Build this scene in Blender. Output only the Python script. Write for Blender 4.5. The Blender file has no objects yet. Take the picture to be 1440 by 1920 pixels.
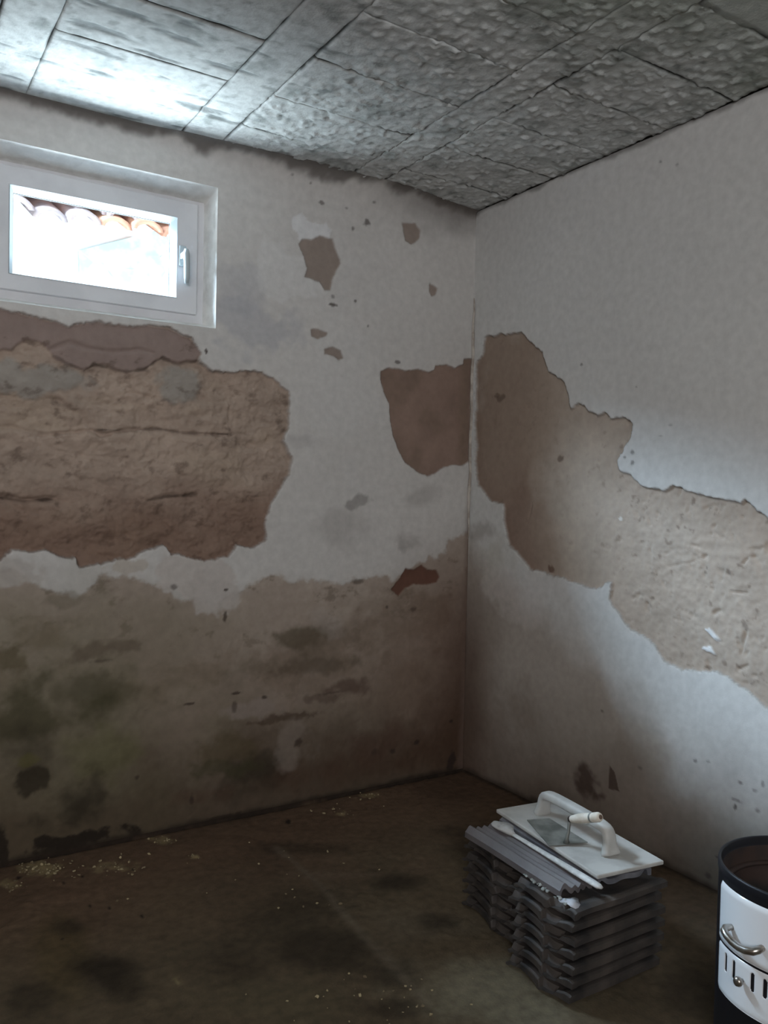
import bpy, bmesh, math, random
import numpy as np
from mathutils import Vector, Matrix
random.seed(7)
S = bpy.context.scene
COL = S.collection
PI = math.pi

# ------------------------------------------------------------------ camera
F_PX, YAW, PITCH, ROLL = 1551.46, 0.567, -0.0271, 0.0219
CAM = np.array([-2.1193, -2.6783, 1.15])
HC = 2.286                                   # ceiling height
_fw = np.array([math.sin(YAW)*math.cos(PITCH), math.cos(YAW)*math.cos(PITCH), math.sin(PITCH)])
_r = np.cross(_fw, [0, 0, 1]); _r /= np.linalg.norm(_r); _u = np.cross(_r, _fw)
RT = _r*math.cos(ROLL) + _u*math.sin(ROLL)
UP = -_r*math.sin(ROLL) + _u*math.cos(ROLL)
cd = bpy.data.cameras.new('camera'); cam = bpy.data.objects.new('camera', cd); COL.objects.link(cam)
cd.sensor_fit = 'VERTICAL'; cd.sensor_height = 36.0; cd.lens = F_PX/1920*36.0
cd.clip_start = 0.05; cd.clip_end = 200
m = Matrix.Identity(4)
for i in range(3):
    m[i][0], m[i][1], m[i][2], m[i][3] = RT[i], UP[i], -_fw[i], CAM[i]
cam.matrix_world = m
S.camera = cam

def H(x, y, ax, val):
    """point where the sight line of a photo pixel meets the plane axis=val (used to measure the room)"""
    d = _fw + RT*(x-720)/F_PX + UP*(960-y)/F_PX
    t = (val-CAM[ax])/d[ax]
    return CAM + t*d

# ------------------------------------------------------------------ light
S.view_settings.view_transform = 'Standard'; S.view_settings.look = 'None'
S.view_settings.exposure = 0.0; S.view_settings.gamma = 1.0; S.view_settings.use_curve_mapping = False
S.cycles.use_denoising = True
S.cycles.max_bounces = 10; S.cycles.diffuse_bounces = 6; S.cycles.glossy_bounces = 3
S.cycles.transparent_max_bounces = 8
S.cycles.sample_clamp_indirect = 4.0
S.cycles.caustics_reflective = False; S.cycles.caustics_refractive = False
w = bpy.data.worlds.new('sky'); S.world = w; w.use_nodes = True
bg = w.node_tree.nodes['Background']; bg.inputs[0].default_value = (0.80, 0.90, 1.0, 1); bg.inputs[1].default_value = 1.5

def area(name, loc, target, sx, sy, power, color, spread=180):
    l = bpy.data.lights.new(name, 'AREA'); l.shape = 'RECTANGLE'; l.size = sx; l.size_y = sy
    l.energy = power; l.color = color; l.spread = math.radians(spread)
    o = bpy.data.objects.new(name, l); COL.objects.link(o); o.location = loc
    d = Vector(target)-Vector(loc); o.rotation_euler = d.to_track_quat('-Z', 'Y').to_euler()
    o['kind'] = 'helper'
    return o
WC = (-1.48, 0.1, 1.91)                       # window centre
area('sky_light', (-3.15, 1.65, 3.62), WC, 2.3, 1.5, 1300, (0.62, 0.80, 1.0), 100)
area('ground_light', (-1.5, 0.62, 1.30), (-1.5, 0.15, 1.95), 2.6, 0.5, 250, (0.80, 0.92, 1.0))
area('fill_light', (-3.0, -4.0, 1.75), (-1.0, 0, 2.2), 1.4, 0.9, 64, (0.97, 0.965, 1.0))  # added fill lamp behind the camera; the wall there has no opening

# ------------------------------------------------------------------ numpy noise
def _hash(ix, iy, seed):
    n = (ix.astype(np.int64)*374761393 + iy.astype(np.int64)*668265263 + seed*1442695041) & 0xffffffff
    n = ((n ^ (n >> 13))*1274126177) & 0xffffffff
    return ((n ^ (n >> 16)) & 0xffff)/65535.0
def vn(x, y, seed=0):
    x0 = np.floor(x); y0 = np.floor(y); fx = x-x0; fy = y-y0
    fx = fx*fx*fx*(fx*(fx*6-15)+10); fy = fy*fy*fy*(fy*(fy*6-15)+10)
    a = _hash(x0, y0, seed); b = _hash(x0+1, y0, seed); c = _hash(x0, y0+1, seed); d = _hash(x0+1, y0+1, seed)
    return (a*(1-fx)+b*fx)*(1-fy)+(c*(1-fx)+d*fx)*fy
def fbm(x, y, freq, oct=4, seed=0, gain=0.5):
    s = np.zeros_like(x); a = 1.0; t = 0.0
    for i in range(oct):
        ang = 0.6*i; ca, sa = math.cos(ang), math.sin(ang)
        s += a*(vn((x*ca-y*sa)*freq+17.3*i, (x*sa+y*ca)*freq-9.1*i, seed+i*31)-0.5)*2; t += a; a *= gain; freq *= 2.03
    return s/t
def sst(a, b, x):
    t = np.clip((x-a)/(b-a), 0, 1); return t*t*(3-2*t)
def sdf(px, py, poly):
    """signed distance to a polygon, negative inside"""
    n = len(poly); d = np.full(px.shape, 1e9); s = np.zeros(px.shape, bool)
    for i in range(n):
        ax, ay = poly[i]; bx, by = poly[(i+1) % n]
        ex, ey = bx-ax, by-ay; wx, wy = px-ax, py-ay
        t = np.clip((wx*ex+wy*ey)/(ex*ex+ey*ey+1e-12), 0, 1)
        d = np.minimum(d, (wx-ex*t)**2+(wy-ey*t)**2)
        c = ((ay > py) != (by > py)) & (px < (bx-ax)*(py-ay)/((by-ay) if by != ay else 1e-9)+ax)
        s ^= c
    return np.where(s, -1, 1)*np.sqrt(d)
def lin(r, g, b):
    f = lambda c: (c/255/12.92) if c/255 <= 0.04045 else ((c/255+0.055)/1.055)**2.4
    return np.array([f(r), f(g), f(b)])
def mixc(c, col, k):
    return c*(1-k[..., None]) + np.asarray(col)*k[..., None]
def dline(px, py, pts):
    """distance to an open polyline"""
    d = np.full(px.shape, 1e9)
    for i in range(len(pts)-1):
        ax, ay = pts[i]; bx, by = pts[i+1]
        ex, ey = bx-ax, by-ay; wx, wy = px-ax, py-ay
        t = np.clip((wx*ex+wy*ey)/(ex*ex+ey*ey+1e-12), 0, 1)
        d = np.minimum(d, (wx-ex*t)**2+(wy-ey*t)**2)
    return np.sqrt(d)

# ------------------------------------------------------------------ materials
MATS = {}
def newmat(name):
    m = bpy.data.materials.new(name); m.use_nodes = True
    return m, m.node_tree, m.node_tree.nodes['Principled BSDF']
def surface_mat(name, rough, bump_scale=220, bump=0.25, dist=0.0015, var=0.12):
    m, nt, p = newmat(name); N = nt.nodes; L = nt.links
    a = N.new('ShaderNodeVertexColor'); a.layer_name = 'Col'
    tc = N.new('ShaderNodeTexCoord')
    n1 = N.new('ShaderNodeTexNoise'); n1.inputs['Scale'].default_value = 38; n1.inputs['Detail'].default_value = 8
    L.new(tc.outputs['Object'], n1.inputs['Vector'])
    mr = N.new('ShaderNodeMapRange'); mr.inputs['To Min'].default_value = 1-var; mr.inputs['To Max'].default_value = 1+var
    mr.inputs['From Min'].default_value = 0.3; mr.inputs['From Max'].default_value = 0.7
    L.new(n1.outputs['Fac'], mr.inputs['Value'])
    mx = N.new('ShaderNodeVectorMath'); mx.operation = 'SCALE'
    L.new(a.outputs['Color'], mx.inputs[0]); L.new(mr.outputs['Result'], mx.inputs['Scale'])
    L.new(mx.outputs['Vector'], p.inputs['Base Color'])
    n2 = N.new('ShaderNodeTexNoise'); n2.inputs['Scale'].default_value = bump_scale; n2.inputs['Detail'].default_value = 4
    L.new(tc.outputs['Object'], n2.inputs['Vector'])
    b = N.new('ShaderNodeBump'); b.inputs['Strength'].default_value = bump; b.inputs['Distance'].default_value = dist
    L.new(n2.outputs['Fac'], b.inputs['Height']); L.new(b.outputs['Normal'], p.inputs['Normal'])
    p.inputs['Roughness'].default_value = rough; p.inputs['Specular IOR Level'].default_value = 0.25
    return m
def mat(name, col, rough=0.6, metal=0.0, col2=None, scale=20, bump=0.0, bscale=60, spec=0.5, coat=0.0, lo=0.42, hi=0.6, dist=0.002):
    if name in MATS: return MATS[name]
    m, nt, p = newmat(name); N = nt.nodes; L = nt.links
    p.inputs['Roughness'].default_value = rough; p.inputs['Metallic'].default_value = metal
    p.inputs['Specular IOR Level'].default_value = spec; p.inputs['Coat Weight'].default_value = coat
    p.inputs['Base Color'].default_value = (*col, 1)
    tc = N.new('ShaderNodeTexCoord')
    if col2 is not None:
        n = N.new('ShaderNodeTexNoise'); n.inputs['Scale'].default_value = scale; n.inputs['Detail'].default_value = 7
        L.new(tc.outputs['Object'], n.inputs['Vector'])
        r = N.new('ShaderNodeValToRGB'); r.color_ramp.elements[0].position = lo; r.color_ramp.elements[1].position = hi
        r.color_ramp.elements[0].color = (*col, 1); r.color_ramp.elements[1].color = (*col2, 1)
        L.new(n.outputs['Fac'], r.inputs['Fac']); L.new(r.outputs['Color'], p.inputs['Base Color'])
    if bump:
        n2 = N.new('ShaderNodeTexNoise'); n2.inputs['Scale'].default_value = bscale; n2.inputs['Detail'].default_value = 5
        L.new(tc.outputs['Object'], n2.inputs['Vector'])
        b = N.new('ShaderNodeBump'); b.inputs['Strength'].default_value = bump; b.inputs['Distance'].default_value = dist
        L.new(n2.outputs['Fac'], b.inputs['Height']); L.new(b.outputs['Normal'], p.inputs['Normal'])
    MATS[name] = m
    return m
M_WALL = surface_mat('plastered wall', 0.9, 300, 0.3, 0.0012, 0.07)
M_CEIL = surface_mat('limewashed ceiling', 0.75, 150, 0.5, 0.003, 0.16)
M_FLOOR = surface_mat('dirty concrete floor', 0.92, 160, 0.5, 0.003, 0.22)
M_PVC = mat('white window plastic', (0.70, 0.70, 0.72), 0.4, col2=(0.64, 0.64, 0.66), scale=9, spec=0.4)
M_BEAD = mat('glazing bead', (0.44, 0.50, 0.52), 0.5)
M_LIME = mat('lime plaster reveal', (0.80, 0.79, 0.76), 0.9, col2=(0.70, 0.69, 0.66), scale=24, bump=0.6, bscale=70)
M_TILE = mat('weathered roof tile', (0.020, 0.018, 0.018), 0.65, col2=(0.082, 0.067, 0.057), scale=14, bump=0.5, bscale=130, lo=0.35, hi=0.7)
M_TILE2 = mat('brown grey roof tile', (0.10, 0.088, 0.088), 0.55, col2=(0.16, 0.145, 0.145), scale=10, bump=0.5, bscale=130, lo=0.35, hi=0.7)
M_FLOAT = mat('pale grey float plastic', (0.52, 0.51, 0.48), 0.5, col2=(0.42, 0.41, 0.385), scale=14, bump=0.15, bscale=90)
M_STEEL = mat('mortar smeared steel', (0.15, 0.155, 0.14), 0.5, 0.3, col2=(0.30, 0.30, 0.275), scale=14, bump=0.3, bscale=90)
M_IRON = mat('dark iron', (0.06, 0.04, 0.035), 0.55, 0.6)
M_WOODC = mat('cream painted wood', (0.62, 0.55, 0.45), 0.5, col2=(0.72, 0.66, 0.57), scale=50)
M_WOODD = mat('bare dirty wood', (0.14, 0.09, 0.06), 0.7)
M_STICK = mat('plaster caked stick', (0.50, 0.51, 0.50), 0.7, col2=(0.66, 0.67, 0.66), scale=60, bump=0.5, bscale=120)
M_CRUMB = mat('mortar crumb', (0.22, 0.25, 0.24), 0.9, col2=(0.42, 0.45, 0.44), scale=60)
M_BLACK = mat('black enamel', (0.010, 0.010, 0.013), 0.45, spec=0.28)
M_SOOT = mat('sooty rusty iron', (0.012, 0.010, 0.010), 0.75, col2=(0.035, 0.019, 0.014), scale=12, bump=0.4, bscale=60)
M_ENAM = mat('white enamel', (0.80, 0.82, 0.84), 0.12, spec=0.6, coat=0.6)
M_CHROME = mat('dull nickel', (0.52, 0.50, 0.47), 0.28, 0.95, col2=(0.36, 0.31, 0.26), scale=50)

# ------------------------------------------------------------------ mesh helpers
def link(name, me, material=None, parent=None, smooth=False):
    o = bpy.data.objects.new(name, me); COL.objects.link(o)
    if material: me.materials.append(material)
    if smooth: me.polygons.foreach_set('use_smooth', np.ones(len(me.polygons), bool)); me.update()
    if parent:
        o.parent = parent
    return o
def struct(o):
    o['kind'] = 'structure'; return o
def thing(o, label, cat, group=None):
    o['label'] = label; o['category'] = cat
    if group: o['group'] = group
    return o
def empty(name, loc, label, cat, group=None, rz=0):
    o = bpy.data.objects.new(name, None); COL.objects.link(o); o.location = loc; o.rotation_euler = (0, 0, rz)
    o.empty_display_size = 0.05
    return thing(o, label, cat, group)
def from_bm(name, bm, material, parent=None, smooth=False, bevel=0.0, seg=2, subd=0):
    me = bpy.data.meshes.new(name); bmesh.ops.recalc_face_normals(bm, faces=bm.faces); bm.to_mesh(me); bm.free()
    o = link(name, me, material, parent, smooth)
    if bevel:
        b = o.modifiers.new('bevel', 'BEVEL'); b.width = bevel; b.segments = seg; b.limit_method = 'ANGLE'
    if subd:
        s = o.modifiers.new('subdivision', 'SUBSURF'); s.levels = subd; s.render_levels = subd
    return o
def bx(bm, x0, x1, y0, y1, z0, z1):
    v = [bm.verts.new(p) for p in ((x0, y0, z0), (x1, y0, z0), (x1, y1, z0), (x0, y1, z0), (x0, y0, z1), (x1, y0, z1), (x1, y1, z1), (x0, y1, z1))]
    for f in ((0, 3, 2, 1), (4, 5, 6, 7), (0, 1, 5, 4), (1, 2, 6, 5), (2, 3, 7, 6), (3, 0, 4, 7)): bm.faces.new([v[i] for i in f])
    return v
def box(name, x0, x1, y0, y1, z0, z1, material, parent=None, bevel=0.0):
    bm = bmesh.new(); bx(bm, x0, x1, y0, y1, z0, z1); return from_bm(name, bm, material, parent, bevel=bevel)
def frame_bm(x0, x1, z0, z1, wl, wr, wb, wt, y0, y1):
    """rectangular ring in the xz plane with mitred corners"""
    bm = bmesh.new()
    O = [(x0, z0), (x1, z0), (x1, z1), (x0, z1)]; I = [(x0+wl, z0+wb), (x1-wr, z0+wb), (x1-wr, z1-wt), (x0+wl, z1-wt)]
    V = [[bm.verts.new((p[0], y, p[1])) for p in P] for P in (O, I) for y in (y0, y1)]
    for i in range(4):
        j = (i+1) % 4
        bm.faces.new((V[0][i], V[0][j], V[2][j], V[2][i])); bm.faces.new((V[1][j], V[1][i], V[3][i], V[3][j]))
        bm.faces.new((V[0][j], V[0][i], V[1][i], V[1][j])); bm.faces.new((V[2][i], V[2][j], V[3][j], V[3][i]))
    return bm
def tube_bm(pts, radii, n=12, cap=True, flat=1.0):
    bm = bmesh.new(); rings = []
    P = [Vector(p) for p in pts]
    if not hasattr(radii, '__len__'): radii = [radii]*len(P)
    up = None
    for i, p in enumerate(P):
        t = (P[min(i+1, len(P)-1)]-P[max(i-1, 0)]).normalized()
        if up is None:
            up = Vector((0, 0, 1)) if abs(t.z) < 0.9 else Vector((0, 1, 0))
        a = (up - t*up.dot(t)).normalized(); up = a; b = t.cross(a)
        rings.append([bm.verts.new(p+(a*math.cos(2*PI*k/n)*flat+b*math.sin(2*PI*k/n))*radii[i]) for k in range(n)])
    for i in range(len(rings)-1):
        for k in range(n):
            bm.faces.new((rings[i][k], rings[i][(k+1) % n], rings[i+1][(k+1) % n], rings[i+1][k]))
    if cap:
        bm.faces.new(rings[0][::-1]); bm.faces.new(rings[-1])
    return bm
def lathe_bm(prof, n=64, a0=0, a1=2*PI):
    bm = bmesh.new(); full = abs(a1-a0-2*PI) < 1e-6; rings = []
    for k in range(n if full else n+1):
        a = a0+(a1-a0)*k/n
        rings.append([bm.verts.new((r*math.cos(a), r*math.sin(a), z)) for r, z in prof])
    for k in range(n):
        A = rings[k]; B = rings[(k+1) % len(rings)]
        for i in range(len(prof)-1): bm.faces.new((A[i], B[i], B[i+1], A[i+1]))
    bmesh.ops.remove_doubles(bm, verts=bm.verts, dist=1e-6)
    return bm
def extrude_bm(top, bot, xs, jit=0.0, warp=None):
    """closed section (lists of (y,z)) swept along x; warp(x,y,z) bends it"""
    bm = bmesh.new(); sec = list(top)+list(bot)[::-1]; R = []
    for x in xs:
        R.append([bm.verts.new(warp(x, y, z) if warp else (x, y, z)) for y, z in sec])
    n = len(sec)
    for i in range(len(R)-1):
        for k in range(n): bm.faces.new((R[i][k], R[i][(k+1) % n], R[i+1][(k+1) % n], R[i+1][k]))
    nt = len(top)
    for ring in (R[0], R[-1]):
        for k in range(nt-1):
            bm.faces.new((ring[k], ring[k+1], ring[n-2-k], ring[n-1-k]))
    return bm
def grid_object(name, U, V, pos, colr, material, parent=None, keep=None):
    """U,V 1-d arrays; pos, colr (nv,nu,3); keep (nv-1,nu-1) bool"""
    nv, nu = pos.shape[:2]
    idx = np.arange(nu*nv).reshape(nv, nu)
    q = np.stack([idx[:-1, :-1], idx[:-1, 1:], idx[1:, 1:], idx[1:, :-1]], -1)
    q = q[keep] if keep is not None else q.reshape(-1, 4)
    used, inv = np.unique(q, return_inverse=True); q = inv.reshape(-1, 4)
    P = pos.reshape(-1, 3)[used]; C = colr.reshape(-1, 3)[used]
    me = bpy.data.meshes.new(name)
    me.vertices.add(len(P)); me.vertices.foreach_set('co', P.astype(np.float32).ravel())
    me.loops.add(q.size); me.loops.foreach_set('vertex_index', q.ravel().astype(np.int32))
    me.polygons.add(len(q)); me.polygons.foreach_set('loop_start', (np.arange(len(q))*4).astype(np.int32))
    me.update(calc_edges=True)
    a = me.color_attributes.new('Col', 'FLOAT_COLOR', 'POINT')
    a.data.foreach_set('color', np.c_[np.clip(C, 0.002, 0.95), np.ones(len(C))].astype(np.float32).ravel())
    return link(name, me, material, parent, smooth=True)
def smoothpoly(P):
    return P

# ================================================================== WINDOW WALL  (plane y=0, u=x, v=z)
def toxz(pts): return [(float(H(x, y, 1, 0)[0]), float(H(x, y, 1, 0)[2])) for x, y in pts]
def toyz(pts): return [(float(H(x, y, 0, 0)[1]), float(H(x, y, 0, 0)[2])) for x, y in pts]
PATCH_A = [(-80, 560), (8, 577), (45, 588), (75, 598), (129, 608), (179, 602), (240, 608), (317, 614), (358, 635), (375, 660), (371, 674), (400, 697), (450, 697), (492, 697), (521, 718), (543, 733), (545, 770), (540, 806), (533, 827), (547, 858), (546, 893), (533, 908), (510, 945), (500, 972), (502, 1014), (471, 1031), (458, 1024), (446, 1022), (429, 1043), (383, 1054), (340, 1042), (325, 1039), (308, 1022), (285, 1031), (262, 1040), (235, 1048), (208, 1054), (180, 1060), (154, 1066), (140, 1050), (112, 1043), (83, 1031), (55, 1036), (25, 1031), (0, 1054), (-30, 1060), (-80, 1060)]
PATCH_A_UP = [(-80, 560), (8, 577), (75, 598), (129, 608), (179, 602), (240, 608), (317, 614), (358, 635), (376, 660), (371, 674), (335, 682), (305, 668), (270, 692), (238, 697), (205, 686), (178, 682), (160, 694), (125, 682), (100, 668), (85, 645), (50, 636), (20, 655), (-80, 660)]
PATCH_B = [(715, 695), (729, 689), (747, 690), (760, 695), (785, 692), (804, 697), (815, 693), (816, 684), (839, 683), (854, 690), (869, 682), (870, 671), (886, 672), (886, 723), (883, 800), (881, 865), (868, 873), (847, 873), (833, 875), (818, 888), (802, 893), (787, 888), (772, 875), (760, 867), (745, 840), (737, 817), (730, 773), (730, 755), (720, 734), (715, 711)]
PATCH_C = [(560, 457), (567, 447), (585, 449), (600, 442), (625, 447), (630, 467), (641, 494), (625, 520), (620, 545), (610, 544), (600, 530), (572, 519), (576, 502), (570, 480)]
PATCH_D = [(755, 417), (780, 419), (789, 432), (786, 447), (771, 459), (760, 450)]
PATCH_E = [(805, 531), (821, 540), (817, 552), (809, 556), (804, 545)]
PATCH_F = [(583, 617), (597, 617), (615, 624), (613, 629), (595, 636), (585, 630)]
PATCH_G = [(609, 654), (625, 650), (640, 657), (645, 672), (635, 676), (625, 667), (609, 664)]
PATCH_H = [(732, 1106), (747, 1087), (760, 1064), (776, 1069), (791, 1059), (801, 1069), (819, 1067), (824, 1081), (819, 1092), (801, 1097), (776, 1095), (760, 1103), (747, 1119)]
X0L = -3.5
WX0, WX1, WZ0, WZ1 = -1.865, -1.103, 1.680, 2.150          # window opening in the wall face
def fine(a, b, step, extra):
    n = int(round((b-a)/step)); return np.linspace(a, b, n+1)
xs = np.unique(np.round(np.r_[np.linspace(X0L, -2.0, 20), fine(-2.0, WX0, .0045, 0), fine(WX0, WX1, .004, 0), fine(WX1, 0.0, .004, 0)], 5))
zs = np.unique(np.round(np.r_[fine(0, WZ0, .004, 0), fine(WZ0, WZ1, .0045, 0), fine(WZ1, HC, .004, 0)], 5))
X, Z = np.meshgrid(xs, zs)
wob = fbm(X, Z, 24, 5, 5, .62)*0.011 + fbm(X, Z, 90, 2, 9)*0.0025
patches = []
for nm, P, th in (('A', PATCH_A, .020), ('B', PATCH_B, .006), ('C', PATCH_C, .004), ('D', PATCH_D, .003), ('E', PATCH_E, .003), ('F', PATCH_F, .003), ('G', PATCH_G, .003), ('H', PATCH_H, .004)):
    k = 1.0 if nm in 'A' else 0.45
    patches.append((nm, sdf(X, Z, toxz(P)) + wob*k, th))
h = fbm(X, Z, 2.3, 3, 1)*0.006 + fbm(X, Z, 14, 4, 2)*0.0009
# plaster bulges softly into the ceiling
rc = 0.040 + 0.065*sst(-1.5, -0.7, X)*(1-sst(-0.45, -0.05, X)) + fbm(X, Z*0, 5, 2, 3)*0.008
t = np.clip((Z-(HC-rc))/rc, 0, 1)
h += rc*0.8*(1-np.sqrt(np.clip(1-t*t, 0, 1)))
C = np.empty(X.shape+(3,)); C[:] = lin(198, 195, 191)
C *= (1+fbm(X, Z, 3, 4, 11)*0.07)[..., None]
def blob(px, py, rx, ry, col, k, soft=0.5, n=0.35, seed=0, freq=14, angle=0):
    """irregular stain centred on a measured spot"""
    global C
    c = toxz([(px, py), (px+rx, py), (px, py+ry)])
    a = abs(c[1][0]-c[0][0])+1e-6; b = abs(c[2][1]-c[0][1])+1e-6
    m_ = 2.6*max(a, b) if angle else 0
    iu = np.where(np.abs(X[0]-c[0][0]) < max(2.9*a, m_)+.01)[0]; iv = np.where(np.abs(Z[:, 0]-c[0][1]) < max(2.9*b, m_)+.01)[0]
    if len(iu) == 0 or len(iv) == 0: return
    sl = (slice(iv[0], iv[-1]+1), slice(iu[0], iu[-1]+1)); Xs, Zs = X[sl], Z[sl]
    dx, dz = Xs-c[0][0], Zs-c[0][1]
    ca, sa = math.cos(angle), math.sin(angle)
    fq = float(np.clip(0.55/min(a, b), 9, 140))
    if min(a, b) > 0.012:
        dx = dx+fbm(Xs, Zs, fq*.7, 4, seed+150, .6)*a*.9; dz = dz+fbm(Xs, Zs, fq*.7, 4, seed+250, .6)*b*.9
    d = np.sqrt(((dx*ca-dz*sa)/a)**2+((dx*sa+dz*ca)/b)**2) + fbm(Xs, Zs, fq, 5, seed+50, .6)*n*1.5
    C[sl] = mixc(C[sl], col, k*(1-sst(1-soft, 1+soft*0.4, d)))
# greyer repair coats by the window, whiter coat in the middle
blob(480, 600, 75, 60, lin(168, 168, 172), .55, .3, .35, 1)
blob(450, 540, 40, 45, lin(168, 168, 172), .4, .4, .3, 2)
blob(560, 500, 60, 60, lin(208, 207, 205), .5, .2, .4, 3)
blob(590, 430, 28, 18, lin(216, 216, 216), .8, .2, .5, 4, 40)
blob(640, 700, 90, 200, lin(200, 199, 197), .3, .6, .3, 5)
blob(560, 830, 60, 14, lin(160, 156, 154), .35, .7, .3, 6)
blob(665, 940, 24, 14, lin(128, 124, 120), .6, .4, .4, 7, 30)
blob(640, 985, 60, 40, lin(150, 144, 140), .35, .7, .4, 8)
blob(800, 935, 30, 22, lin(140, 135, 130), .35, .7, .4, 9, 30)
blob(760, 1015, 26, 18, lin(130, 124, 118), .45, .7, .4, 10, 30)
blob(882, 940, 5, 16, lin(100, 92, 86), .6, .6, .3, 12)
# damp, browned zone: lower edge of the lime coat wanders at about a metre up
edge = dline(X, Z, [(0, 0), (1, 0)])*0
DAMP_TOP = toxz([(-700, 1030), (-60, 1075), (30, 1085), (75, 1110), (110, 1120), (190, 1085), (262, 1085), (300, 1105), (322, 1125), (400, 1150), (430, 1120), (470, 1095), (520, 1075), (600, 1085), (690, 1085), (740, 1080), (800, 1050), (850, 1010), (885, 975)])
dz = Z - np.interp(X, [p[0] for p in DAMP_TOP], [p[1] for p in DAMP_TOP]) + fbm(X, Z, 9, 6, 21, .6)*0.06
damp = 1-sst(-0.012, 0.012, dz)
C = mixc(C, lin(156, 140, 126), damp*0.85)
C = mixc(C, lin(104, 86, 70), damp*sst(0.0, 0.45, fbm(X*.8, Z*1.3, 4.5, 6, 171, .6)-sst(.3, 1.0, Z)*.18)*0.6)
C = mixc(C, lin(178, 166, 154), damp*sst(0.12, 0.4, fbm(X, Z, 6, 6, 172, .6))*0.35)
C = mixc(C, lin(84, 72, 58), damp*sst(0.25, 0.5, fbm(X, Z*1.4, 13, 6, 173, .6))*0.45)
C = mixc(C, lin(136, 120, 106), (1-sst(0.35, 0.9, Z+fbm(X, Z, 3, 4, 22)*0.16))*0.75)  # darker towards the floor: damp, with the light's fall-off painted in too
C = mixc(C, lin(104, 92, 78), (1-sst(0.05, 0.6, Z+fbm(X, Z, 4, 4, 23)*0.18))*0.8)
C = mixc(C, lin(108, 104, 80), (1-sst(0.5, 0.95, Z+fbm(X, Z, 4, 5, 174)*0.2))*(1-sst(-1.45, -0.95, X+fbm(X, Z, 3, 4, 175)*0.3))*0.5)
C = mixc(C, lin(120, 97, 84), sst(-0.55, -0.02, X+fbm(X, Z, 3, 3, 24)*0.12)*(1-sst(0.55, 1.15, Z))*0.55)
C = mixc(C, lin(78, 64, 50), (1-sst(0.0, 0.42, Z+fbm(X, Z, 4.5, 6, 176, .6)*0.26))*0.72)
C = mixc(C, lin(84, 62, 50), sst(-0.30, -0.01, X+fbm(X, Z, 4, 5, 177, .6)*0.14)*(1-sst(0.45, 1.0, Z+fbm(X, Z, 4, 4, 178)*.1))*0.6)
# the bare lime fringe below the big hole
blob(40, 1080, 60, 40, lin(176, 170, 164), .8, .2, .5, 30)
blob(380, 1075, 95, 38, lin(188, 181, 175), .9, .15, .45, 31)
blob(400, 1120, 45, 34, lin(182, 175, 169), .85, .2, .45, 32)
blob(235, 1062, 45, 13, lin(178, 168, 156), .7, .3, .4, 33)
blob(130, 1120, 60, 16, lin(112, 104, 88), .5, .6, .4, 34)
# mould and damp stains
OL, DK, BR = lin(70, 66, 45), lin(52, 45, 34), lin(80, 59, 46)
for a in ((200, 1215, 75, 22, lin(104, 92, 78), .75, .5, 41), (25, 1240, 42, 24, lin(96, 86, 66), .8, .5, 42),
          (60, 1340, 130, 65, OL, .75, .6, 43), (180, 1310, 80, 50, OL, .6, .7, 44), (60, 1400, 90, 55, DK, .5, .7, 45),
          (70, 1465, 32, 26, DK, .85, .35, 46), (50, 1424, 24, 12, lin(96, 92, 40), .4, .5, 47), (195, 1420, 60, 50, lin(100, 100, 60), .35, .7, 48),
          (170, 1485, 52, 45, DK, .7, .6, 49), (130, 1540, 60, 30, DK, .6, .6, 50), (560, 1190, 55, 20, lin(92, 82, 66), .8, .6, 51),
          (600, 1215, 60, 45, lin(104, 92, 78), .55, .7, 52), (580, 1250, 75, 20, lin(94, 82, 68), .7, .6, 53), (660, 1292, 45, 22, lin(92, 74, 64), .75, .5, 54),
          (480, 1255, 60, 18, lin(106, 94, 80), .6, .7, 55), (600, 1310, 45, 10, lin(90, 74, 64), .6, .6, 56), (540, 1345, 55, 8, lin(82, 68, 56), .8, .5, 57),
          (430, 1300, 40, 30, lin(110, 98, 86), .4, .8, 58), (420, 1410, 75, 34, lin(90, 78, 58), .75, .5, 59), (480, 1440, 65, 30, DK, .7, .6, 60),
          (420, 1440, 70, 16, OL, .6, .6, 61), (500, 1470, 60, 30, DK, .6, .7, 62), (555, 1460, 50, 30, BR, .5, .7, 63), (380, 1500, 60, 18, BR, .4, .7, 64),
          (760, 1390, 90, 60, BR, .5, .7, 65), (700, 1400, 45, 35, lin(84, 62, 52), .5, .7, 66), (830, 1330, 50, 90, BR, .4, .8, 67),
          (650, 1440, 60, 40, BR, .45, .8, 68), (800, 1420, 80, 35, lin(80, 60, 46), .5, .7, 69), (300, 1350, 45, 60, lin(118, 108, 92), .4, .8, 70)):
    blob(a[0], a[1], a[2], a[3], a[4], a[5], a[6], .45, a[7], 11)
blob(550, 1410, 35, 40, lin(140, 128, 118), .5, .4, .35, 80)
blob(470, 1330, 60, 22, lin(150, 138, 130), .5, .5, .5, 81, 30)
blob(600, 1170, 40, 25, lin(160, 150, 142), .4, .6, .4, 82)
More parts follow.
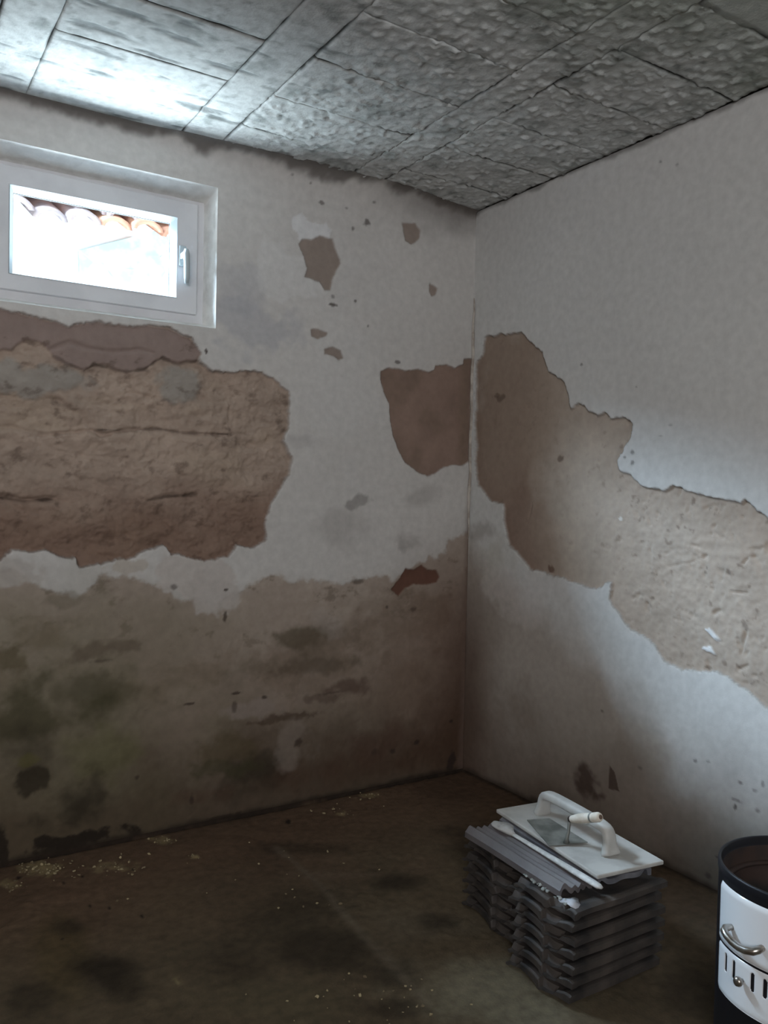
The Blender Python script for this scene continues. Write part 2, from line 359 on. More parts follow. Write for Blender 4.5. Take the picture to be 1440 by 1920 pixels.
# small dark pits
for (x, y, rx, ry, k) in ((686, 416, 7, 9, .7), (662, 428, 4, 5, .6), (603, 380, 5, 4, .6), (625, 571, 9, 4, .8), (625, 556, 4, 4, .5), (746, 679, 5, 4, .7), (667, 564, 3, 3, .7),
                          (691, 611, 2, 3, .6), (387, 659, 3, 6, .9), (424, 1106, 5, 3, .8), (422, 1157, 4, 12, .75), (325, 1100, 8, 6, .6), (671, 1090, 12, 5, .6),
                          (775, 1142, 6, 5, .5), (725, 1138, 3, 4, .6), (846, 1352, 4, 4, .9), (781, 1392, 5, 5, .9), (737, 1409, 5, 5, .8), (704, 1410, 8, 8, .5), (560, 1395, 7, 8, .7),
                          (845, 1424, 8, 18, 1.0), (445, 1300, 10, 3, .8), (495, 1308, 6, 4, .8), (355, 1320, 12, 3, .8), (360, 1500, 4, 14, .7), (258, 1458, 5, 5, .7), (190, 1240, 20, 4, .4),
                          (620, 1300, 25, 3, .5), (440, 1325, 6, 12, .6), (650, 390, 4, 3, .5), (700, 380, 4, 3, .5), (545, 330, 4, 2, .5), (580, 345, 3, 2, .5)):
    blob(x, y, rx, ry, lin(58, 46, 40), k, .5, .35, int(x), 60)
blob(130, 1580, 110, 17, lin(40, 33, 26), .95, .25, .3, 90, 20)
blob(4, 1585, 14, 40, lin(40, 33, 26), .9, .3, .3, 91, 20)
blob(420, 1532, 40, 5, lin(50, 40, 32), .8, .4, .3, 92, 20)
# darker lines right under the ceiling, above the floor and down the corner
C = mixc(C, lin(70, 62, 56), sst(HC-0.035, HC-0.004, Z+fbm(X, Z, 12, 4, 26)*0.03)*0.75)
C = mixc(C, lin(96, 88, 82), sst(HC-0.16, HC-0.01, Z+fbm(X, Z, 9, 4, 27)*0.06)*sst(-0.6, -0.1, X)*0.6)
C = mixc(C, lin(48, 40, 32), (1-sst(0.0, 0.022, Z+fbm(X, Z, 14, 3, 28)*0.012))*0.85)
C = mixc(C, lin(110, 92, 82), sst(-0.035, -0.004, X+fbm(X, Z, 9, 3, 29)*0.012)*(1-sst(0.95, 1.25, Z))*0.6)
# small relief of peeling skins in the damp zone
h += damp*(np.abs(fbm(X, Z, 16, 5, 70))*-0.004)
# exposed masonry
bare = np.ones(X.shape)*1e9
for nm, d, th in patches:
    w_ = 1-sst(-0.004, 0.002, d)
    if nm == 'A':
        up = sdf(X, Z, toxz(PATCH_A_UP)) + fbm(X, Z, 30, 3, 33)*0.006
        wu = 1-sst(-0.005, 0.004, up)
        ridged = 1-np.abs(fbm(X*0.7, Z*1.25, 11, 5, 34))*2.2
        lump = fbm(X*0.8, Z*1.3, 9, 5, 35)
        base = -th + lump*0.019 + ridged*0.003 + fbm(X, Z, 34, 4, 36, .6)*0.0085
        # rough stone courses with sagging bed joints
        for pts, dep, wd in (([(-60, 800), (20, 800), (90, 815), (175, 806), (190, 815), (240, 805), (300, 804), (350, 812), (430, 815), (470, 812)], .013, .006),
                             ([(-60, 935), (0, 932), (50, 938), (105, 935)], .016, .009), ([(280, 938), (320, 930), (375, 928)], .011, .007),
                             ([(110, 845), (170, 855), (240, 858)], .006, .006), ([(435, 760), (432, 800), (450, 812)], .009, .006),
                             ([(470, 935), (510, 930)], .009, .006), ([(240, 1000), (310, 985), (330, 1000)], .005, .008), ([(100, 745), (150, 775), (170, 800)], .008, .010),
                             ([(225, 715), (240, 735), (270, 740), (300, 745), (345, 755), (385, 745)], .006, .005), ([(0, 740), (50, 745), (120, 750)], .007, .007)):
            q = dline(X, Z, toxz(pts)) + fbm(X, Z, 30, 3, 37)*0.006
            brk = np.clip(0.25+1.3*vn(X*9, Z*9, 77), 0, 1.1)
            base -= dep*.8*brk*(1-sst(0, wd*1.5, q))
            q2 = dline(X, Z+0.022, toxz(pts)); base += dep*0.2*brk*(1-sst(0, 0.016, q2))
        cem = np.zeros(X.shape)
        for (cx, cy, rx, ry) in ((85, 712, 80, 34), (340, 718, 48, 34), (18, 700, 30, 40)):
            c = toxz([(cx, cy), (cx+rx, cy), (cx, cy+ry)])
            dd = np.sqrt(((X-c[0][0])/(c[1][0]-c[0][0]))**2+((Z-c[0][1])/(c[2][1]-c[0][1]))**2)+fbm(X, Z, 16, 4, 38+cx)*0.5
            cem = np.maximum(cem, 1-sst(0.75, 1.1, dd))
        base = base*(1-cem*0.6)+cem*(-0.012)*0.6
        base = base*(1-wu) + wu*(-0.007+fbm(X, Z, 12, 4, 39)*0.003 - 0.012*(1-sst(0, .012, dline(X, Z, toxz([(95, 655), (130, 642), (165, 652), (215, 660), (260, 655), (290, 662)]))+fbm(X, Z, 30, 2, 3)*.004))*0.5)
        h = h*(1-w_)+w_*(base+h*0.5)
        cc = np.empty(X.shape+(3,)); cc[:] = lin(164, 146, 132)
        cc *= (1+fbm(X, Z, 7, 5, 41)*0.22)[..., None]
        cc = mixc(cc, lin(168, 150, 132), sst(0.1, 0.6, fbm(X*0.6, Z*1.5, 6, 4, 42))*0.5)
        cc = mixc(cc, lin(118, 92, 78), (1-sst(1.02, 1.22, Z+fbm(X, Z, 6, 4, 43)*0.08))*0.75)
        cc = mixc(cc, lin(150, 145, 138), cem*0.8)
        cc = mixc(cc, lin(140, 123, 117), wu*0.85)
        cc = mixc(cc, lin(84, 66, 56), sst(0.2, 0.6, fbm(X, Z*1.4, 20, 5, 44, .6))*0.5)
        for pts in ([(180, 805), (240, 806), (300, 803), (350, 811), (430, 814)], [(-60, 935), (0, 934), (50, 939), (105, 936)], [(280, 938), (320, 931), (375, 928)],
                    [(100, 668), (160, 694), (178, 683), (238, 697), (270, 692), (305, 670), (335, 682), (371, 676)]):
            q = dline(X, Z, toxz(pts)) + fbm(X, Z, 30, 3, 37)*0.006
            cc = mixc(cc, lin(54, 43, 37), (1-sst(0.0, 0.0065, q))*np.clip(vn(X*14, Z*14, 78)*1.6-.2, 0, 1)*.85)
        C = mixc(C, cc, w_) if False else C*(1-w_[..., None])+cc*w_[..., None]
    else:
        base = -th + fbm(X, Z, 10, 4, 45)*0.0015
        h = h*(1-w_)+w_*(base+h*0.9)
        cc = np.empty(X.shape+(3,)); cc[:] = lin(142, 120, 108) if nm in 'BH' else lin(146, 133, 124)
        if nm == 'H': cc[:] = lin(104, 74, 62)
        cc *= (1+fbm(X, Z, 10, 4, 46)*0.16)[..., None]
        if nm == 'B':
            cc = mixc(cc, lin(116, 100, 84), (1-sst(0, 0.05, np.abs(X+0.03)))*0.5)
            cc = mixc(cc, lin(112, 96, 82), sst(0.0, .5, fbm(X, Z, 7, 3, 47))*0.4)
        C = C*(1-w_[..., None])+cc*w_[..., None]
    # thin broken edge painted a little darker, as shade under the lifted skin
    C = mixc(C, lin(110, 92, 80), np.exp(-(d/0.003)**2)*0.25)
h = np.where(Z > HC-0.003, np.maximum(h, 0), h)
h[:, -1] *= 0.2
h += 0.0
POS = np.stack([X, -h, Z], -1)
xc = (xs[:-1]+xs[1:])/2; zc = (zs[:-1]+zs[1:])/2
XC, ZC = np.meshgrid(xc, zc)
hole = (XC > WX0) & (XC < WX1) & (ZC > WZ0) & (ZC < WZ1)
# keep the rim of the opening true and flush
rim = np.maximum(np.maximum(WX0-X, X-WX1), np.maximum(WZ0-Z, Z-WZ1))
fl = 1-sst(0.0, 0.025, np.abs(rim))
POS[..., 1] = POS[..., 1]*(1-fl)
cell = lambda d: (d[:-1, :-1]+d[1:, 1:]+d[1:, :-1]+d[:-1, 1:])/4
free = ~hole
masks = []
for nm, d, th in patches:
    k = (cell(d) < 0) & free; masks.append((nm, k)); free &= ~k
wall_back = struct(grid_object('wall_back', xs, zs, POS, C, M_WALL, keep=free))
PN = {'A': 'bare rough masonry and clay mortar under the window', 'B': 'bare brown render beside the corner', 'C': 'bare star-shaped chip right of the window',
      'D': 'bare chip high near the corner', 'E': 'tiny bare chip near the corner', 'F': 'upper of two small low chips', 'G': 'lower of two small low chips', 'H': 'dark reddish ragged flaked spot low on the wall'}
for nm, k in masks:
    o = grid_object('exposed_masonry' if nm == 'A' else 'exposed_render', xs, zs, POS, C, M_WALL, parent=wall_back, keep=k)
    o['label'] = PN[nm]
def slab(name, x0, x1, y0, y1, z0, z1):
    return struct(box(name, x0, x1, y0, y1, z0, z1, mat('outer masonry', (0.45, 0.43, 0.40), 0.95, col2=(0.36, 0.34, 0.31), scale=6)))
# masonry body behind the plaster (carries the window, keeps daylight out)
bm = bmesh.new()
bx(bm, X0L-0.3, WX0-0.0, 0.045, 0.15, -0.2, HC+0.2); bx(bm, WX1+0.0, 0.34, 0.045, 0.15, -0.2, HC+0.2)
bx(bm, WX0, WX1, 0.10, 0.15, -0.2, WZ0+0.03); bx(bm, WX0, WX1, 0.10, 0.15, WZ1-0.035, HC+0.2)
bx(bm, X0L-0.3, WX0-.06, 0.15, 0.27, -0.2, HC+0.2); bx(bm, WX1+.06, 0.34, 0.15, 0.27, -0.2, HC+0.2)
bx(bm, WX0-.06, WX1+.06, 0.15, 0.27, -0.2, WZ0-.02); bx(bm, WX0-.06, WX1+.06, 0.15, 0.27, WZ1+.03, HC+0.2)
bx(bm, WX0, WX1, 0.045, 0.10, -0.2, WZ0-0.02); bx(bm, WX0, WX1, 0.045, 0.10, WZ1+0.02, HC+0.2)
o = from_bm('wall_body', bm, mat('outer masonry', (0.45, 0.43, 0.40), 0.95, col2=(0.36, 0.34, 0.31), scale=6), parent=wall_back)

# ================================================================== RIGHT WALL (plane x=0, u=y, v=z)
PATCH_R = [(910, 630), (935, 627), (977, 624), (993, 640), (1017, 660), (1027, 697), (1053, 713), (1065, 741), (1069, 769), (1085, 755), (1100, 768), (1118, 781), (1134, 773), (1146, 785), (1174, 781), (1185, 797), (1182, 825), (1156, 860), (1158, 882), (1178, 890), (1210, 914), (1247, 918), (1263, 910), (1315, 930), (1388, 942), (1396, 936), (1416, 954), (1440, 972), (1500, 1002), (1545, 1060), (1578, 1150), (1560, 1260), (1582, 1350), (1540, 1420), (1490, 1385), (1440, 1329), (1424, 1321), (1400, 1293), (1343, 1258), (1279, 1256), (1247, 1240), (1214, 1196), (1182, 1180), (1160, 1152), (1142, 1124), (1146, 1093), (1138, 1093), (1118, 1103), (1077, 1091), (1037, 1079), (1009, 1069), (993, 1067), (977, 1047), (969, 1035), (953, 1023), (945, 979), (941, 946), (920, 940), (896, 910), (891, 874), (892, 842), (892, 681), (904, 664)]
ys = np.unique(np.round(np.r_[np.linspace(-4.3, -1.75, 24), fine(-1.75, 0, .0042, 0)], 5))
zs2 = np.unique(np.round(fine(0, HC, .0045, 0), 5))
X, Z = np.meshgrid(ys, zs2)
toxz_keep = toxz
toxz = toyz                                    # blob() measures on this wall now
wob = fbm(X, Z, 24, 5, 105, .65)*0.0125 + fbm(X, Z, 90, 2, 109)*0.003
d = sdf(X, Z, toyz(PATCH_R)) + wob*0.8
h = fbm(X, Z, 2.0, 3, 101)*0.005 + fbm(X, Z, 12, 4, 102)*0.0007
C = np.empty(X.shape+(3,)); C[:] = lin(200, 199, 196)
C *= (1+fbm(X, Z, 2.6, 4, 111)*0.045)[..., None]
TOPR = toyz([(880, 1000), (930, 1090), (1010, 1130), (1080, 1200), (1150, 1300), (1220, 1400), (1290, 1500), (1350, 1560), (1440, 1640)])
TOPR = sorted(TOPR); 
dz = Z-np.interp(X, [p[0] for p in TOPR], [p[1] for p in TOPR]) + fbm(X, Z, 5, 5, 121)*0.09
damp_shade_r = 1-sst(-0.07, 0.07, dz)  # damp browning plus the sill's diagonal shadow, painted into the colour
C = mixc(C, lin(158, 146, 134), damp_shade_r*0.75)
C = mixc(C, lin(98, 82, 68), (1-sst(0.0, 0.55, Z+fbm(X, Z, 4, 4, 123)*0.15))*0.8)  # darker towards the floor, shade painted in with the browning
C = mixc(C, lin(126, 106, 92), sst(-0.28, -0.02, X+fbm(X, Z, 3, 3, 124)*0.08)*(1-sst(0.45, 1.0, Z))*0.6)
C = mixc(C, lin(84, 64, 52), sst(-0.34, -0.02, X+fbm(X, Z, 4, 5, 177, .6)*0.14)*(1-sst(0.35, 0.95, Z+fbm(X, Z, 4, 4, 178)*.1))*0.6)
blob(1100, 1470, 26, 24, lin(66, 50, 42), .85, .5, .45, 131, 20)
blob(1180, 1330, 60, 60, lin(150, 140, 128), .3, .8, .4, 132)
blob(950, 1340, 50, 80, lin(120, 104, 92), .35, .8, .4, 133)
blob(930, 1050, 30, 40, lin(176, 172, 160), .5, .7, .4, 134)
blob(905, 1000, 18, 22, lin(140, 132, 124), .5, .7, .4, 135)
blob(960, 1110, 60, 45, lin(200, 194, 190), .4, .5, .4, 136)
blob(1090, 1110, 90, 20, lin(204, 202, 200), .4, .5, .4, 137)
for (x, y, rx, ry, k) in ((1172, 857, 4, 3, .6), (1187, 848, 4, 4, .6), (1186, 868, 4, 5, .6), (1090, 684, 3, 3, .6), (1259, 797, 5, 4, .4), (1194, 725, 2, 2, .5), (1240, 818, 4, 2, .3),
                          (1130, 1333, 4, 3, .5), (1304, 1426, 4, 4, .6), (1328, 1428, 5, 3, .4), (1388, 1468, 5, 4, .6), (1378, 1513, 3, 6, .8), (1420, 1520, 6, 5, .5), (1430, 1470, 4, 8, .5),
                          (1380, 1500, 12, 3, .5), (1414, 1482, 6, 3, .4), (1237, 303, 3, 3, .5), (1268, 308, 3, 3, .4), (1345, 1608, 4, 3, .7), (1327, 1642, 8, 6, .6), (1200, 1440, 6, 4, .4)):
    blob(x, y, rx, ry, lin(66, 60, 58), k, .5, .35, int(x), 60)
tri = sdf(X, Z, toyz([(1143, 1434), (1152, 1448), (1161, 1484), (1141, 1478)])) + wob*0.3
C = mixc(C, lin(70, 54, 46), (1-sst(-.002, .002, tri))*0.85)
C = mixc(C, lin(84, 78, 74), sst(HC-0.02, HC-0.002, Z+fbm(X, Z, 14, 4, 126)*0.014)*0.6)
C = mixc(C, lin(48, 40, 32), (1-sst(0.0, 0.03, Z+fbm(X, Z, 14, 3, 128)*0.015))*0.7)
w_ = 1-sst(-0.004, 0.002, d)
rough_r = sst(-0.55, -0.95, X)*0.0 + (1-sst(-0.95, -0.55, X))        # coarser towards the room
low = 1-sst(0.7, 1.1, Z)
base = -0.0105 + fbm(X, Z, 9, 4, 145)*(0.0015+0.0035*rough_r) + fbm(X, Z, 60, 3, 146)*(0.0006+0.0022*rough_r) - 0.006*sst(0.35, 0.7, fbm(X, Z, 34, 3, 147))*rough_r
for pts, dep, wd in (([(1250, 1062), (1290, 1055), (1320, 1042)], .004, .004), ([(1366, 1110), (1385, 1112), (1396, 1112)], .010, .004), ([(1390, 1058), (1398, 1048)], .008, .005),
                     ([(1395, 1185), (1388, 1210), (1385, 1225)], .007, .005), ([(985, 983), (992, 955), (994, 945)], .004, .003), ([(1335, 1150), (1345, 1145)], .008, .006),
                     ([(1120, 1215), (1140, 1225)], .0, .004), ([(1045, 862), (1052, 855)], .005, .003), ([(1260, 1160), (1275, 1165)], .007, .005), ([(1380, 1255), (1400, 1248)], .006, .005),
                     ([(1340, 1200), (1352, 1206)], .006, .003)):
    q = dline(X, Z, toyz(pts)) + fbm(X, Z, 40, 3, 137)*0.004
    base -= dep*(1-sst(0, wd*1.5, q))
h = h*(1-w_)+w_*(base+h*0.8)
cc = np.empty(X.shape+(3,)); cc[:] = lin(170, 156, 143)
cc *= (1+fbm(X, Z, 9, 5, 141)*0.13)[..., None]
near = sst(-0.62, -0.25, X+fbm(X, Z, 4, 4, 142)*0.12)
cc = mixc(cc, lin(142, 124, 110), near*0.85)
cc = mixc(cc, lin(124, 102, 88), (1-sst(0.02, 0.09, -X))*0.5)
cc = mixc(cc, lin(124, 100, 88), near*(1-sst(0.95, 1.35, Z+fbm(X, Z, 6, 3, 143)*0.1))*0.6)
cc = mixc(cc, lin(176, 164, 152), sst(0.1, 0.5, fbm(X, Z, 5, 4, 144))*0.35)
cc = mixc(cc, lin(96, 80, 70), sst(0.42, 0.7, fbm(X, Z, 42, 3, 148))*0.5*(0.3+0.7*rough_r))
C = C*(1-w_[..., None])+cc*w_[..., None]
for P_ in ([(1319, 1180), (1329, 1178), (1349, 1202), (1339, 1202)], [(1309, 1214), (1331, 1212), (1339, 1228), (1322, 1222)]):
    q = sdf(X, Z, toyz(P_)) + wob*0.15; k = 1-sst(-.002, .002, q)
    C = mixc(C, lin(214, 214, 214), k); h += k*0.006
blob(1160, 973, 4, 4, lin(210, 206, 200), .9, .3, .3, 150, 60)
blob(938, 745, 8, 7, lin(84, 68, 58), .6, .5, .5, 151, 60)
blob(928, 742, 6, 5, lin(90, 74, 64), .6, .5, .5, 152, 60)
blob(1030, 1068, 7, 7, lin(96, 72, 60), .8, .4, .4, 153, 50)
blob(1046, 860, 6, 6, lin(80, 64, 58), .6, .5, .5, 154, 60)
C = mixc(C, lin(84, 70, 62), np.exp(-((d-0.000)/0.003)**2)*0.35)  # thin shadow line of the curled edge painted in
h[:, -1] *= 0.0
POS = np.stack([-h, X, Z], -1)
k = cell(d) < 0
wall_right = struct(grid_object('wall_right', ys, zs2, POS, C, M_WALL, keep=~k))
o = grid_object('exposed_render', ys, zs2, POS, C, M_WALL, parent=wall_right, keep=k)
o['label'] = 'long bare beige-brown band where the white coat has fallen off'
toxz = toxz_keep
# thin bead of plaster left standing in the corner between the two bare patches
pts = []
rb = []
for i in range(40):
    q = i/39.0; z = float(H(890, 1010-q*(1010-560), 1, 0)[2])
    wv = math.sin(i*0.7)*0.0012+random.uniform(-1, 1)*0.0009
    pts.append((-0.004+wv, -0.004-wv, z)); rb.append(0.0068*(0.25+0.75*min(1, 5*q, 5*(1-q)))+random.uniform(0, .0008))
from_bm('corner_plaster_bead', tube_bm(pts, rb, 8), mat('old lime bead', tuple(lin(190, 182, 172)), 0.9, col2=tuple(lin(160, 150, 140)), scale=30), parent=wall_right, smooth=True)

# ================================================================== FLOOR
FD = 0.8
fx = np.unique(np.round(np.r_[np.linspace(X0L, -2.1, 20), fine(-2.1, 0.0, .007, 0)], 5))
fy = np.unique(np.round(np.r_[np.linspace(-4.3, -2.0, 30), fine(-2.0, 0.0, .007, 0)], 5))
X, Y = np.meshgrid(fx, fy)
h = fbm(X, Y, 2.5, 4, 201)*0.006 + fbm(X, Y, 14, 4, 202)*0.0022 + np.maximum(0, fbm(X, Y, 50, 2, 203)-0.35)*0.006
C = np.empty(X.shape+(3,)); C[:] = lin(96, 84, 66)
def fblob(px, py, rx, ry, col, k, soft=0.6, seed=0, freq=7, n=.45):
    global C
    c = H(px, py, 2, 0); a = abs(H(px+rx, py, 2, 0)-c); b = abs(H(px, py+ry, 2, 0)-c)
    # ellipse axes measured along the floor
    A = H(px+rx, py, 2, 0)[:2]-c[:2]; B = H(px, py+ry, 2, 0)[:2]-c[:2]
    det = A[0]*B[1]-A[1]*B[0]; dx, dy = X-c[0], Y-c[1]
    s_ = (dx*B[1]-dy*B[0])/det; t_ = (A[0]*dy-A[1]*dx)/det
    dd = np.sqrt(s_**2+t_**2)+fbm(X, Y, freq, 4, seed+60)*n
    C = mixc(C, col, k*(1-sst(1-soft, 1+soft*0.4, dd)))
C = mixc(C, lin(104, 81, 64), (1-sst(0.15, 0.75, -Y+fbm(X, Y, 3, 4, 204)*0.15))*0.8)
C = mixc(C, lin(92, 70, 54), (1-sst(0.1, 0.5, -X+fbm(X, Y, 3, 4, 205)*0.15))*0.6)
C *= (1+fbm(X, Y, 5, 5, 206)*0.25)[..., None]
GR = lin(138, 132, 112)
for a in ((900, 1850, 190, 60, GR, .75, 61), (780, 1730, 130, 40, lin(106, 96, 80), .6, 62), (1000, 1905, 90, 40, GR, .6, 63), (500, 1880, 160, 50, lin(92, 84, 64), .5, 64),
          (640, 1640, 90, 10, lin(112, 96, 80), .5, 65), (780, 1620, 60, 25, lin(104, 86, 70), .4, 66), (120, 1800, 60, 110, lin(88, 76, 40), .4, 67)):
    fblob(*a[:6], .7, a[6])
for a in ((740, 1650, 60, 22, .7, 71), (560, 1590, 100, 14, .45, 72), (200, 1820, 80, 40, .85, 73), (230, 1860, 50, 30, .6, 74), (130, 1740, 40, 18, .6, 75), (610, 1780, 100, 45, .7, 76),
          (740, 1830, 55, 35, .6, 77), (820, 1730, 45, 20, .6, 78), (560, 1720, 110, 60, .45, 79), (440, 1800, 80, 70, .4, 80), (60, 1870, 50, 40, .5, 81), (1300, 1850, 60, 60, .5, 82),
          (900, 1600, 60, 30, .5, 83), (740, 1890, 80, 20, .6, 84), (850, 1560, 40, 14, .4, 85)):
    fblob(a[0], a[1], a[2], a[3], lin(42, 35, 26), a[4], .7, a[5])
# pale worn seam running towards the room
sm = [tuple(H(x, y, 2, 0)[:2]) for x, y in ((520, 1590), (600, 1660), (670, 1740), (730, 1800), (800, 1880))]
C = mixc(C, lin(126, 116, 100), np.exp(-((dline(X, Y, sm)+fbm(X, Y, 12, 3, 210)*0.012)/0.014)**2)*0.4)
# crumbly yellow-white dust along the wall foot
for (x, y, rx, ry, k) in ((75, 1628, 40, 14, .6), (20, 1660, 24, 10, .5), (210, 1625, 40, 12, .35), (300, 1575, 22, 8, .5), (365, 1607, 9, 5, .8), (640, 1525, 8, 5, .6), (690, 1492, 24, 5, .5), (332, 1842, 9, 6, .5)):
    fblob(x, y, rx, ry, lin(168, 152, 112), k, .6, int(x), 45, .9)
for (x, y, r) in ((266, 1720, 6), (205, 1704, 4), (168, 1700, 4), (118, 1761, 3), (540, 1540, 6), (250, 1632, 4), (120, 1658, 4), (35, 1646, 5), (155, 1645, 4)):
    fblob(x, y, r, r*.8, lin(26, 20, 16), .9, .5, int(x)+3, 60, .4)
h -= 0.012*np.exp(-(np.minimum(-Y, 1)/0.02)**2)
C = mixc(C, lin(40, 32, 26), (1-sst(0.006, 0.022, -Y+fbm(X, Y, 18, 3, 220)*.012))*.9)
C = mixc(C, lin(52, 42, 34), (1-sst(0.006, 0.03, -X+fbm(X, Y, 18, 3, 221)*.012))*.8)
h[:, -1] = 0.002; h[-1, :] = 0.003
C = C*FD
POS = np.stack([X, Y, h], -1)
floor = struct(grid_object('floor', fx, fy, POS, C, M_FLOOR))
# loose crumbs
bm = bmesh.new()
def crumb(bm, p, s):
    r = bmesh.ops.create_icosphere(bm, subdivisions=1, radius=s, matrix=Matrix.Translation(p) @ Matrix.Rotation(random.uniform(0, 6), 4, 'Z') @ Matrix.Diagonal((random.uniform(.7, 1.4), random.uniform(.6, 1.1), random.uniform(.4, .8), 1)))
    for v in r['verts']: v.co += Vector([random.uniform(-.25, .25)*s for _ in range(3)])
for (x, y, sx, sy, n) in ((80, 1630, 55, 16, 60), (210, 1628, 60, 14, 30), (300, 1578, 30, 8, 14), (640, 1520, 60, 18, 14), (365, 1607, 8, 4, 8), (690, 1492, 26, 6, 14), (30, 1664, 30, 8, 14), (500, 1640, 200, 60, 22), (700, 1850, 150, 60, 26), (770, 1890, 60, 20, 8)):
    for i in range(n):
        p = H(x+random.gauss(0, 0.6)*sx, y+random.gauss(0, 0.6)*sy, 2, 0)
        if p[1] > -0.02 or p[0] > -0.05: continue
        crumb(bm, Vector((p[0], p[1], 0.003)), random.choice((.002, .0028, .0035, .005)))
cr = from_bm('plaster_crumbs', bm, mat('yellowish plaster crumb', tuple(lin(170, 156, 122)), 0.95, col2=tuple(lin(110, 96, 74)), scale=30))
cr['kind'] = 'stuff'; cr['label'] = 'loose pale plaster crumbs scattered on the floor along the wall foot'; cr['category'] = 'debris'

# ================================================================== CEILING: joists and infill blocks
ceiling = struct(box('ceiling', X0L-0.3, 0.34, -4.6, 0.40, HC+0.030, HC+0.25, mat('grey mortar bed', (0.05, 0.048, 0.045), 0.95, col2=(0.09, 0.085, 0.08), scale=20)))
def ceil_piece(name, x0, x1, y0, y1, step, lift, seed):
    g = 0.0009
    x0 += g*random.uniform(.5, 1.6); x1 -= g*random.uniform(.5, 1.6); y0 += g*random.uniform(.3, 1.2); y1 -= g*random.uniform(.3, 1.2)
    U = np.linspace(x0, x1, max(3, int((x1-x0)/step)+1)); V = np.linspace(y0, y1, max(3, int((y1-y0)/step)+1))
    X, Y = np.meshgrid(U, V)
    crumbly = sst(-1.25, -0.85, X+fbm(X, Y, 3, 3, 301)*0.2)
    dn = fbm(X*0.8+Y*0.2, Y*1.2, 8, 4, 302)*0.0016*(0.3+crumbly)
    n1 = fbm(X*.8+Y*.4, Y-X*.3, 58, 3, 303); n2 = fbm(X, Y, 24, 3, 304)
    dn += crumbly*(np.maximum(0, n1-0.0)*0.011 - np.maximum(0, -n2-0.25)*0.012)
    st = fbm(X*0.35, Y*1.6, 16, 4, 305)
    dn += (1-crumbly)*(-np.maximum(0, st-0.28)*0.012 + fbm(X, Y, 60, 2, 306)*0.0008)
    # joints: arrises worn back, many of them smeared shut with lime
    e = np.minimum(np.minimum(X-x0, x1-X), np.minimum(Y-y0, y1-Y))
    ex = np.minimum(X-x0, x1-X); ey = np.minimum(Y-y0, y1-Y)
    shut = sst(-0.35, 0.1, fbm(X, Y, 6, 3, 307))
    dn -= 0.0050*(1-sst(0, 0.007, ex))*(1-shut*0.7)
    dn -= 0.0042*(1-sst(0, 0.006, ey))*(1-shut*0.9)
    dn *= 0.12+0.88*sst(0.005, 0.11, -Y)
    dn += lift*sst(0.0, .1, -Y)
    C = np.empty(X.shape+(3,)); C[:] = lin(204, 207, 206)
    C *= (1+fbm(X, Y, 4, 4, 310)*0.10)[..., None]
    C = mixc(C, lin(96, 104, 100), sst(0.15, 0.55, fbm(X, Y, 11, 5, 311))*0.42)
    C = mixc(C, lin(58, 64, 60), sst(0.32, 0.6, fbm(X, Y, 34, 4, 312))*(0.3+0.2*crumbly))
    C = mixc(C, lin(70, 76, 76), sst(0.28, 0.5, st)*(1-crumbly)*0.6)
    C = mixc(C, lin(118, 130, 108), sst(0.85, 1.5, -Y+X*0.2+fbm(X, Y, 3, 3, 313)*0.3)*0.6)
    C = mixc(C, lin(40, 40, 37), (1-sst(0, 0.006, ex+fbm(X, Y, 40, 2, 314)*0.004))*(1-shut*0.95)*0.85)
    C = mixc(C, lin(52, 52, 48), (1-sst(0, 0.005, ey+fbm(X, Y, 40, 2, 315)*0.004))*(1-shut)*0.85)
    # darker seam where the ceiling meets the walls
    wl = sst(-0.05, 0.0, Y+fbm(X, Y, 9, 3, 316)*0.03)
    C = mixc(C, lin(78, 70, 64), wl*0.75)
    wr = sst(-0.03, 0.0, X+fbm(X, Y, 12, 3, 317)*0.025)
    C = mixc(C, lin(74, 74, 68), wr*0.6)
    nv, nu = X.shape
    Pz = np.stack([X, Y, HC-dn], -1)
    # sides going up into the bed
    Pf = np.zeros((nv+2, nu+2, 3)); Pf[1:-1, 1:-1] = Pz
    Cf = np.zeros((nv+2, nu+2, 3)); Cf[1:-1, 1:-1] = C
    Pf[0, 1:-1] = Pz[0]; Pf[-1, 1:-1] = Pz[-1]; Pf[:, 0] = Pf[:, 1]; Pf[:, -1] = Pf[:, -2]
    Pf[0, 0] = Pf[0, 1]; Pf[0, -1] = Pf[0, -2]; Pf[-1, 0] = Pf[-1, 1]; Pf[-1, -1] = Pf[-1, -2]
    Cf[0] = Cf[1]; Cf[-1] = Cf[-2]; Cf[:, 0] = Cf[:, 1]; Cf[:, -1] = Cf[:, -2]; 
    for sl in ((0, slice(None)), (-1, slice(None)), (slice(None), 0), (slice(None), -1)):
        Pf[sl][..., 2] = HC+0.031; Cf[sl] = lin(60, 58, 54)
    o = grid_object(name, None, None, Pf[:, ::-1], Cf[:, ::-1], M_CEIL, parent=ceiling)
    return o
JO = [(-3.03, -2.90), (-2.395, -2.265), (-1.765, -1.638+0.0)]
